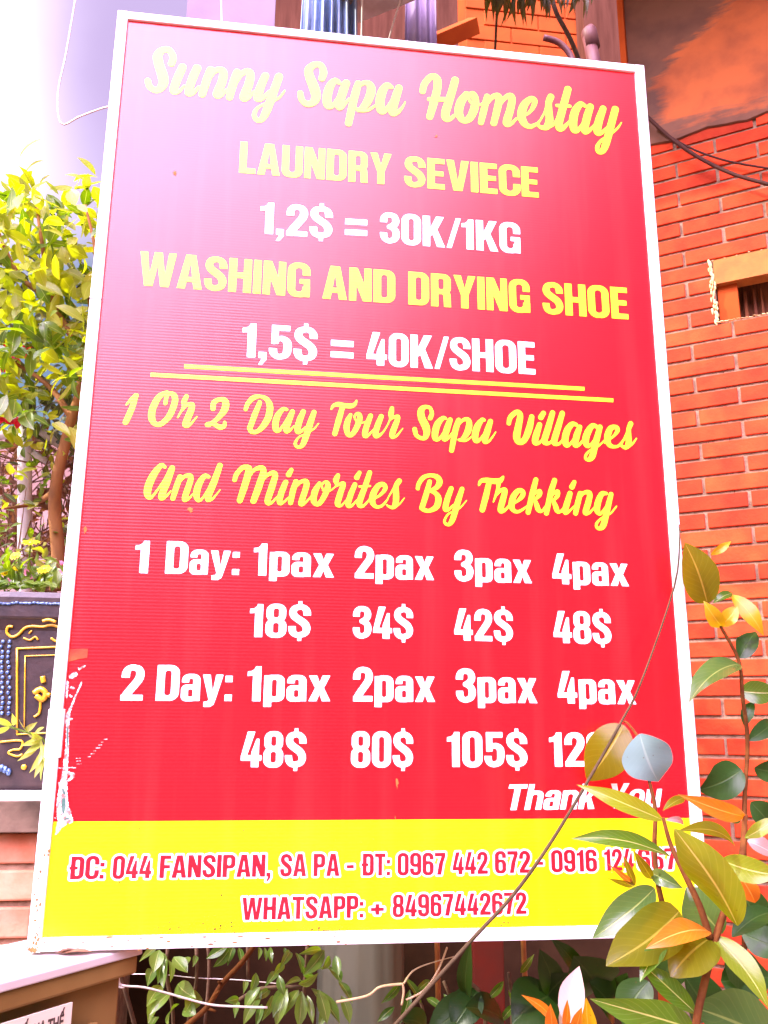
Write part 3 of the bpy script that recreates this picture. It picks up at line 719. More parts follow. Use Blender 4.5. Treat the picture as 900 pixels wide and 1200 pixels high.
for i in range(10):           # pale scuffs on the stretched ribs beside the tear
    for (x0, y0, dx, dy) in ((345, 690, 28, -30), (268, 700, 5, 8)):
        x = x0 + dx * i * .6; y = y0 + dy * i * .62 if dy < 0 else y0 + 18 * (i % 3)
        w_ = rr.uniform(14, 30) if i < 7 else 10
        sc_l.append(ragged([T(x, y), T(x + w_, y - 2), T(x + w_, y + 2), T(x, y + 3)], .0001, 3, 40 + i))
flat('rib_scuff', sc_l[:14], M['scuff'], 0.0013, board)
sp_l = [ragged([(x - a, y), (x, y - b), (x + a, y), (x, y + b)], .0008, 3, i) for i, (x, y, a, b) in enumerate(((223, 597, 4, 3), (465, 918, 2, 7), (463, 957, 1, 2), (100, 621, 2, 5), (205, 203, 2, 3), (511, 160, 2, 2)))]
flat('spot', sp_l, M['ochre'], 0.0014, board)

# ------------------------------------------------------------------ lettering: signed-distance glyphs -> outlines
def Rc(x0, y0, x1, y1, r=0.0):
    def f(X, Y):
        qx = np.abs(X - (x0 + x1) / 2) - (x1 - x0) / 2 + r; qy = np.abs(Y - (y0 + y1) / 2) - (y1 - y0) / 2 + r
        return np.hypot(np.maximum(qx, 0), np.maximum(qy, 0)) + np.minimum(np.maximum(qx, qy), 0) - r
    return f
def Pg(*pts):
    def f(X, Y):
        d = np.full(X.shape, 1e9); s = np.ones(X.shape)
        n = len(pts)
        for i in range(n):
            (ax, ay), (bx, by) = pts[i], pts[i - 1]
            ex, ey = bx - ax, by - ay; wx, wy = X - ax, Y - ay
            t = np.clip((wx * ex + wy * ey) / (ex * ex + ey * ey + 1e-12), 0, 1)
            d = np.minimum(d, (wx - ex * t) ** 2 + (wy - ey * t) ** 2)
            c1 = Y >= ay; c2 = Y < by; c3 = ex * wy > ey * wx
            flip = (c1 & c2 & c3) | (~c1 & ~c2 & ~c3)
            s = np.where(flip, -s, s)
        return s * np.sqrt(d)
    return f
def Un(*fs):
    return lambda X, Y: np.minimum.reduce([f(X, Y) for f in fs])
def Su(a, *bs):
    return lambda X, Y: np.maximum.reduce([a(X, Y)] + [-b(X, Y) for b in bs])
def In(*fs):
    return lambda X, Y: np.maximum.reduce([f(X, Y) for f in fs])
def smooth_pts(pts, sub):
    P = [tuple(float(c) for c in p) for p in pts]; out = []
    for i in range(len(P) - 1):
        p0, p1, p2, p3 = P[max(i - 1, 0)], P[i], P[i + 1], P[min(i + 2, len(P) - 1)]
        for k in range(sub):
            t = k / sub
            out.append(tuple(0.5 * (2 * b + (c - a) * t + (2 * a - 5 * b + 4 * c - d) * t * t + (3 * b - a - 3 * c + d) * t ** 3) for a, b, c, d in zip(p0, p1, p2, p3)))
    out.append(P[-1]); return out
def St(pts, sub=5):
    S = smooth_pts(pts, sub)
    def f(X, Y):
        d = np.full(X.shape, 1e9)
        for (ax, ay, aw), (bx, by, bw) in zip(S[:-1], S[1:]):
            ex, ey = bx - ax, by - ay
            t = np.clip(((X - ax) * ex + (Y - ay) * ey) / (ex * ex + ey * ey + 1e-12), 0, 1)
            d = np.minimum(d, np.hypot(X - ax - ex * t, Y - ay - ey * t) - (aw + (bw - aw) * t) / 2)
        return d
    return f
SB = Un(In(St([(.47, .58, .19), (.465, .78, .19), (.40, .895, .165), (.28, .93, .16), (.15, .885, .175)]), Rc(.27, .662, 1, 2)),
        St([(.28, .93, .16), (.15, .885, .175), (.105, .76, .19), (.15, .635, .20), (.28, .53, .21), (.41, .415, .205), (.465, .27, .195), (.42, .125, .175), (.28, .07, .16)]),
        In(St([(.42, .125, .175), (.28, .07, .16), (.145, .115, .17), (.095, .24, .19), (.09, .42, .19)]), Rc(-1, -1, .29, .338)))
ring0 = Su(Rc(0, -.015, .53, 1.015, .235), Rc(.19, .14, .34, .86, .07))
six = Un(In(ring0, Su(Rc(-.1, .2, .7, 1.1), Rc(.265, .1, .7, .69))), Su(Rc(0, -.015, .53, .63, .22), Rc(.19, .13, .34, .49, .07)))
Dsh = Su(Un(Rc(0, 0, .3, 1), Rc(0, 0, .57, 1, .23)), Rc(.2, .15, .365, .85, .08))
Osh = Su(Rc(0, -.015, .59, 1.015, .25), Rc(.2, .14, .39, .86, .09))
Psh = Un(Rc(0, 0, .2, 1), Su(Un(Rc(0, .38, .28, 1), Rc(0, .38, .55, 1, .2)), Rc(.2, .53, .355, .855, .06)))
low_p = Un(Rc(0, -.16, .19, .74), Su(Rc(0, -.012, .50, .755, .17), Rc(.19, .13, .31, .62, .055)))
low_a = Un(Rc(.295, 0, .48, .56), Su(Rc(.01, .3, .48, .755, .18), Rc(.19, .2, .295, .625, .05), Rc(-.1, .2, .295, .515)), Su(Rc(0, -.012, .42, .455, .14), Rc(.175, .115, .295, .325, .05), Rc(.42, -.1, .6, .5)))
low_y = Pg((0, .74), (.195, .74), (.268, .25), (.34, .74), (.525, .74), (.345, .03), (.305, -.10), (.22, -.165), (.05, -.165), (.05, -.02), (.14, -.015), (.175, .04))
G = {
 ' ': (None, .24), 'I': (Rc(0, 0, .2, 1), .2), 'L': (Un(Rc(0, 0, .2, 1), Rc(0, 0, .45, .165)), .45),
 'E': (Un(Rc(0, 0, .2, 1), Rc(0, 0, .47, .165), Rc(0, .835, .47, 1), Rc(0, .43, .44, .585)), .47),
 'F': (Un(Rc(0, 0, .2, 1), Rc(0, .835, .47, 1), Rc(0, .42, .44, .575)), .47),
 'H': (Un(Rc(0, 0, .2, 1), Rc(.38, 0, .58, 1), Rc(.1, .42, .5, .585)), .58),
 'N': (Un(Rc(0, 0, .185, 1), Rc(.395, 0, .58, 1), Pg((0, 1), (.215, 1), (.58, 0), (.365, 0))), .58),
 'A': (Su(Pg((0, 0), (.19, 1), (.44, 1), (.63, 0), (.425, 0), (.395, .2), (.235, .2), (.205, 0)), Pg((.257, .345), (.373, .345), (.315, .78))), .63),
 'V': (Pg((0, 1), (.205, 1), (.305, .27), (.405, 1), (.61, 1), (.425, 0), (.185, 0)), .61),
 'W': (Pg((0, 1), (.19, 1), (.265, .32), (.355, 1), (.56, 1), (.65, .32), (.725, 1), (.915, 1), (.765, 0), (.555, 0), (.457, .62), (.36, 0), (.15, 0)), .915),
 'Y': (Pg((0, 1), (.205, 1), (.305, .6), (.405, 1), (.61, 1), (.405, .39), (.405, 0), (.205, 0), (.205, .39)), .61),
 'K': (Un(Rc(0, 0, .2, 1), Pg((.19, .32), (.19, .56), (.37, 1), (.585, 1), (.395, .575), (.61, 0), (.39, 0), (.27, .40))), .60),
 'D': (Dsh, .57), 'Đ': (Un(lambda X, Y: Dsh(X - .06, Y), Rc(0, .43, .36, .55)), .63),
 'U': (Su(In(Rc(0, -.015, .58, 1.5, .22), Rc(-1, -1, 2, 1)), Rc(.2, .145, .38, 1.5, .085)), .58),
 'O': (Osh, .59), 'C': (Su(Osh, Rc(.3, .385, .8, .62)), .57),
 'G': (Un(Su(Osh, Rc(.3, .3, .8, .64)), Rc(.315, .39, .585, .53), Rc(.43, 0, .585, .45)), .585),
 'S': (SB, .565), 'P': (Psh, .55), 'T': (Un(Rc(0, .835, .55, 1), Rc(.175, 0, .375, 1)), .55),
 'R': (Un(Psh, Pg((.2, .52), (.47, .52), (.535, .40), (.55, 0), (.355, 0), (.345, .33), (.31, .395), (.2, .395))), .575),
 '0': (ring0, .53), '1': (Pg((.13, 0), (.33, 0), (.33, 1), (.19, 1), (.165, .925), (.10, .865), (0, .85), (0, .715), (.13, .735)), .35),
 '2': (Un(In(St([(.095, .56, .19), (.095, .76, .19), (.15, .89, .165), (.265, .93, .16), (.385, .88, .18)]), Rc(-1, .635, .275, 2)),
             In(St([(.265, .93, .16), (.385, .88, .18), (.43, .74, .195), (.395, .58, .20), (.27, .38, .20), (.13, .16, .19), (.10, .06, .19)]), Rc(-1, 0, 2, 2)), Rc(.005, 0, .52, .16)), .525),
 '3': (Un(In(St([(.095, .58, .19), (.095, .78, .19), (.15, .895, .165), (.265, .93, .16), (.38, .885, .175)]), Rc(-1, .672, .275, 2)),
             St([(.265, .93, .16), (.38, .885, .175), (.425, .755, .19), (.39, .62, .18), (.27, .535, .15), (.25, .53, .13)]), St([(.25, .53, .13), (.27, .535, .15), (.39, .46, .18), (.435, .31, .195), (.395, .14, .175), (.265, .07, .16)]),
             In(St([(.395, .14, .175), (.265, .07, .16), (.145, .115, .165), (.095, .24, .19), (.095, .42, .19)]), Rc(-1, -1, .275, .338))), .53),
 '4': (Un(Pg((.16, 1), (.36, 1), (.165, .335), (0, .335), (0, .30)), Rc(0, .18, .545, .335), Pg((.275, 0), (.475, 0), (.475, .80), (.40, .80), (.275, .42))), .545),
 '5': (Un(Rc(.05, .84, .49, 1), Rc(.05, .44, .215, 1), St([(.12, .50, .14), (.20, .585, .14), (.31, .605, .16), (.42, .52, .19), (.437, .33, .195), (.40, .14, .175), (.265, .07, .16)]), In(St([(.40, .14, .175), (.265, .07, .16), (.145, .11, .165), (.095, .23, .19), (.095, .40, .19)]), Rc(-1, -1, .275, .312))), .53),
 '6': (six, .53), '9': (lambda X, Y: six(.53 - X, 1 - Y), .53),
 '7': (Pg((0, 1), (.50, 1), (.50, .84), (.40, .55), (.30, 0), (.095, 0), (.19, .50), (.315, .835), (0, .835)), .50),
 '8': (Un(Su(Rc(.015, .455, .515, 1.015, .21), Rc(.195, .595, .335, .875, .06)), Su(Rc(0, -.015, .53, .57, .22), Rc(.19, .125, .34, .435, .065))), .53),
 '$': (Un(SB, Rc(.235, .97, .335, 1.105), Rc(.235, -.105, .335, .03)), .565),
 '=': (Un(Rc(0, .50, .66, .68), Rc(0, .155, .66, .335)), .66), '/': (Pg((0, 0), (.135, 0), (.40, 1), (.265, 1)), .37),
 ',': (Un(Rc(0, 0, .19, .18), Pg((.19, .02), (.19, -.04), (.085, -.20), (0, -.20), (.085, 0))), .19),
 ':': (Un(Rc(0, 0, .185, .18), Rc(0, .53, .185, .71)), .185), '-': (Rc(0, .34, .3, .49), .3), '+': (Un(Rc(.165, .12, .315, .60), Rc(0, .285, .48, .435)), .48),
 'p': (low_p, .50), 'a': (low_a, .48), 'y': (low_y, .525),
 'x': (Pg((0, .74), (.205, .74), (.27, .53), (.335, .74), (.53, .74), (.375, .38), (.54, 0), (.335, 0), (.268, .215), (.20, 0), (0, 0), (.163, .38)), .54),
}
arch = Su(In(Rc(0, -.6, .56, .745, .2), Rc(-1, 0, 2, 2)), Rc(.19, -.6, .37, .60, .085))
GI = {'T': (Un(Rc(0, .84, .62, 1), Rc(.21, 0, .41, 1)), .62), 'h': (Un(Rc(0, 0, .19, 1), arch), .56), 'n': (Un(Rc(0, 0, .19, .735), arch), .56),
      'a': (lambda X, Y: low_a(X * .9, Y), .535), 'k': (Un(Rc(0, 0, .19, 1), Pg((.18, .24), (.18, .44), (.33, .735), (.55, .735), (.37, .46), (.56, 0), (.34, 0), (.25, .32))), .55),
      'Y': (Pg((0, 1), (.22, 1), (.345, .58), (.47, 1), (.69, 1), (.445, .39), (.445, 0), (.245, 0), (.245, .39)), .69), 'o': (Su(Rc(0, -.012, .59, .752, .26), Rc(.19, .13, .40, .61, .10)), .59),
      'u': (lambda X, Y: np.minimum(arch(.56 - X, .735 - Y), Rc(.37, 0, .56, .735)(X, Y)), .56)}
TBL = {1: ['BL'], 2: ['RB'], 3: ['RL'], 4: ['TR'], 5: ['BL', 'TR'], 6: ['TB'], 7: ['TL'], 8: ['LT'], 9: ['BT'], 10: ['RB', 'LT'], 11: ['RT'], 12: ['LR'], 13: ['BR'], 14: ['LB']}
def contours(F, xs, ys):
    F = np.where(np.abs(F) < 1e-7, 1e-7, F); I = F < 0
    case = I[:-1, :-1] * 1 + I[:-1, 1:] * 2 + I[1:, 1:] * 4 + I[1:, :-1] * 8
    nxt = {}; pt = {}
    for i, j in zip(*np.nonzero((case > 0) & (case < 15))):
        i = int(i); j = int(j)
        def key(e):
            if e == 'B': k = ('h', i, j); a, b, pa, pb_ = F[i, j], F[i, j + 1], (xs[j], ys[i]), (xs[j + 1], ys[i])
            elif e == 'T': k = ('h', i + 1, j); a, b, pa, pb_ = F[i + 1, j], F[i + 1, j + 1], (xs[j], ys[i + 1]), (xs[j + 1], ys[i + 1])
            elif e == 'L': k = ('v', i, j); a, b, pa, pb_ = F[i, j], F[i + 1, j], (xs[j], ys[i]), (xs[j], ys[i + 1])
            else: k = ('v', i, j + 1); a, b, pa, pb_ = F[i, j + 1], F[i + 1, j + 1], (xs[j + 1], ys[i]), (xs[j + 1], ys[i + 1])
            if k not in pt:
                t = a / (a - b); pt[k] = (pa[0] + (pb_[0] - pa[0]) * t, pa[1] + (pb_[1] - pa[1]) * t)
            return k
        for s in TBL[int(case[i, j])]: nxt[key(s[0])] = key(s[1])
    loops = []
    while nxt:
        st, k = nxt.popitem(); lp = [pt[st]]
        while k != st:
            lp.append(pt[k]); k = nxt.pop(k, st)
        if len(lp) > 5: loops.append(lp)
    return loops
def simplify(lp, tol):
    P = np.array(lp); n = len(P); keep = np.zeros(n, bool)
    a = 0; b = int(np.argmax(((P - P[0]) ** 2).sum(1))); keep[a] = keep[b] = True
    st = [(a, b), (b, n)]
    while st:
        i, j = st.pop()
        if j - i < 2: continue
        A = P[i]; B = P[j % n]; S = P[i + 1:j]; e = B - A; L_ = np.hypot(*e) + 1e-12
        d = np.abs((S[:, 0] - A[0]) * e[1] - (S[:, 1] - A[1]) * e[0]) / L_
        k = int(np.argmax(d))
        if d[k] > tol: keep[i + 1 + k] = True; st += [(i, i + 1 + k), (i + 1 + k, j)]
    return [tuple(p) for p in P[keep]]
def word_loops(text, A, B, cap, level=0.0, font=G, slant=0.0, gap=0.052):
    """A, B: pixel ends of the baseline; cap: letter height in pixels at A."""
    pos = []; x = 0
    for ch in text:
        f, w = font[ch]; pos.append((f, x)); x += w + gap
    total = x - gap + (0.0 if not slant else slant * 0.74)
    a, b = sgn(*A), sgn(*B); top = sgn(A[0] , A[1] - cap); ch_ = top[1] - a[1]
    sx = (b[0] - a[0]) / total
    c = 1 / 64.0
    xs = np.arange(-.15, total + .15, c); ys = np.arange(-.32, 1.25, c)
    X, Y = np.meshgrid(xs, ys); XX = X - slant * Y
    F = np.full(X.shape, 9.0)
    for f, px in pos:
        if f is None: continue
        m_ = (XX > px - .15) & (XX < px + 1.15)
        cols = np.nonzero(m_.any(0))[0]; sl = slice(cols[0], cols[-1] + 1)
        F[:, sl] = np.minimum(F[:, sl], f(XX[:, sl] - px, Y[:, sl]))
    out = []
    for lp in contours(F - level, xs, ys):
        lp = simplify(lp, 0.0035)
        out.append([(a[0] + u * sx, a[1] + (b[1] - a[1]) * (u / total) + v * ch_) for u, v in lp])
    return out
def line(name, words, mat, font=G, slant=0.0, off=0.0011, outline=None):
    for w in words:
        if outline: flat('lettering_outline', word_loops(*w, level=outline, font=font, slant=slant), M['ink_white'], off, board)
        flat(name, word_loops(*w, font=font, slant=slant), mat, off + (0.0005 if outline else 0), board)
tear_shape('tear', [[(306, 214, 9), (268, 300, 9), (232, 385, 14), (218, 420, 26), (216, 480, 22), (213, 560, 17), (212, 640, 20), (206, 700, 26), (200, 780, 30), (190, 860, 42), (182, 960, 62), (185, 1040, 74), (190, 1090, 66), (165, 1130, 34), (145, 1180, 14)], [(205, 1040, 50), (228, 1095, 40)],
    [(200, 790, 16), (250, 806, 20), (225, 840, 14)], [(175, 485, 8), (240, 450, 14)], [(238, 180, 26), (262, 165, 30)], [(290, 130, 16), (325, 112, 8)], [(214, 215, 14), (210, 310, 12)], [(240, 250, 14), (252, 252, 14)], [(232, 300, 14), (238, 305, 12)], [(130, 762, 6), (180, 762, 6)], [(220, 760, 6), (270, 762, 5)], [(160, 860, 10), (175, 900, 12)], [(100, 1075, 5), (140, 1082, 5)]], M['scuff'], 0.0016, .0011, 1.0)
tear_shape('torn_hole', [[(190, 965, 22), (190, 1010, 24), (187, 1055, 8)], [(217, 495, 8), (215, 560, 11), (214, 625, 8)], [(185, 900, 12), (195, 925, 14)], [(200, 1088, 14), (220, 1084, 10)]], M['tear_dark'], 0.0020, .0006, 3.0)
IY, IW_, IR = M['ink_yellow'], M['ink_white'], M['ink_red']
line('lettering', [('LAUNDRY', (280, 202.7), (458.5, 217), 36.7), ('SEVIECE', (473.8, 218.6), (631.3, 232), 35.6)], IY)
line('lettering', [('1,2$', (304, 273.7), (389.3, 280), 37), ('=', (404, 281), (430, 282.5), 36), ('30K/1KG', (445.3, 284.3), (610, 297.4), 35.6)], IW_)
line('lettering', [('WASHING', (161.7, 334.4), (362.7, 348.8), 40), ('AND', (377.7, 350), (463, 356), 38.8), ('DRYING', (478.4, 357), (621.3, 367), 38.5), ('SHOE', (636.3, 367.8), (736.5, 374.6), 37.2)], IY)
line('lettering', [('1,5$', (282.7, 418.4), (371.3, 424), 40), ('=', (387.3, 424.6), (414, 426.4), 38.5), ('40K/SHOE', (429.3, 427.6), (627.4, 439.2), 38.6)], IW_)
line('lettering', [('1', (156.7, 671.5), (174.3, 672), 38), ('Day:', (193.3, 672.3), (280, 674), 38.2), ('1pax', (296.4, 674.3), (391.3, 676.9), 37.6), ('2pax', (415.5, 677.6), (508.6, 680), 37.5), ('3pax', (532.8, 681), (623.3, 683.6), 36.7), ('4pax', (647.5, 684.2), (737, 687.2), 35.6)], IW_)
line('lettering', [('18$', (291.8, 746.6), (363.6, 747.2), 38.8), ('34$', (413.4, 748), (484, 749.2), 37.6), ('42$', (532.4, 750.3), (601.3, 752.2), 37.4), ('48$', (649, 753.3), (716.9, 755), 37.4)], IW_)
line('lettering', [('2', (140.7, 820.9), (167.3, 821.1), 42), ('Day:', (182.3, 821.2), (271.5, 821.6), 42), ('1pax', (289, 821.8), (387, 821.8), 41), ('2pax', (413.4, 822), (509.7, 822.6), 40.3), ('3pax', (534.6, 823), (629.6, 824), 39.6), ('4pax', (653.8, 824.3), (745.5, 825.3), 38)], IW_)
line('lettering', [('48$', (281.7, 899), (358.3, 899), 41.7), ('80$', (411, 899), (484, 899), 41.6), ('105$', (524, 898.7), (618.3, 898.7), 41), ('120$', (644.3, 898.4), (739, 898), 40)], IW_)
line('lettering', [('Thank', (590.5, 949.4), (701, 947.8), 30), ('You', (711, 947.5), (777, 945.6), 29)], IW_, font=GI, slant=0.2)
line('lettering', [('ĐC:', (80.2, 1030.4), (121.5, 1029.5), 26.8), ('044', (131.4, 1029.6), (177, 1028.8), 26.6), ('FANSIPAN,', (186.5, 1028.8), (317, 1027), 26.6), ('SA', (328, 1027), (358.6, 1026.6), 26.3), ('PA', (367, 1026.6), (397.6, 1026.2), 26.2), ('-', (406, 1026.2), (414.4, 1026.1), 26), ('ĐT:', (423.4, 1026), (456.9, 1025.7), 26),
     ('0967', (465.5, 1025.6), (521.9, 1024.8), 26), ('442', (530.3, 1024.5), (571.7, 1023.7), 26), ('672', (579.8, 1023.2), (621.6, 1022.5), 25.8), ('-', (629.4, 1022.2), (636.7, 1022.1), 25.8), ('0916', (645.9, 1021.9), (699.7, 1020.8), 25.6), ('124', (708.3, 1020.2), (742.7, 1019.7), 25.4), ('667', (747.9, 1019.5), (792.7, 1018.6), 25.2)], IR, outline=0.085)
line('lettering', [('WHATSAPP:', (283, 1078), (425.7, 1075), 26.4), ('+', (434.3, 1075), (449.6, 1074.6), 26), ('84967442672', (459.8, 1074.4), (617, 1070.6), 26)], IR, outline=0.085)
# ruled lines
for (a, b) in (((216, 427.2), (684.6, 453.7)), ((176.7, 437), (718.4, 467.2))):
    A0, A1, B0, B1 = sgn(a[0], a[1]), sgn(a[0], a[1] + 4.6), sgn(b[0], b[1]), sgn(b[0], b[1] + 4.4)
    flat('ruled_line', [[A0, A1, B1, B0]], IY, 0.0011, board)
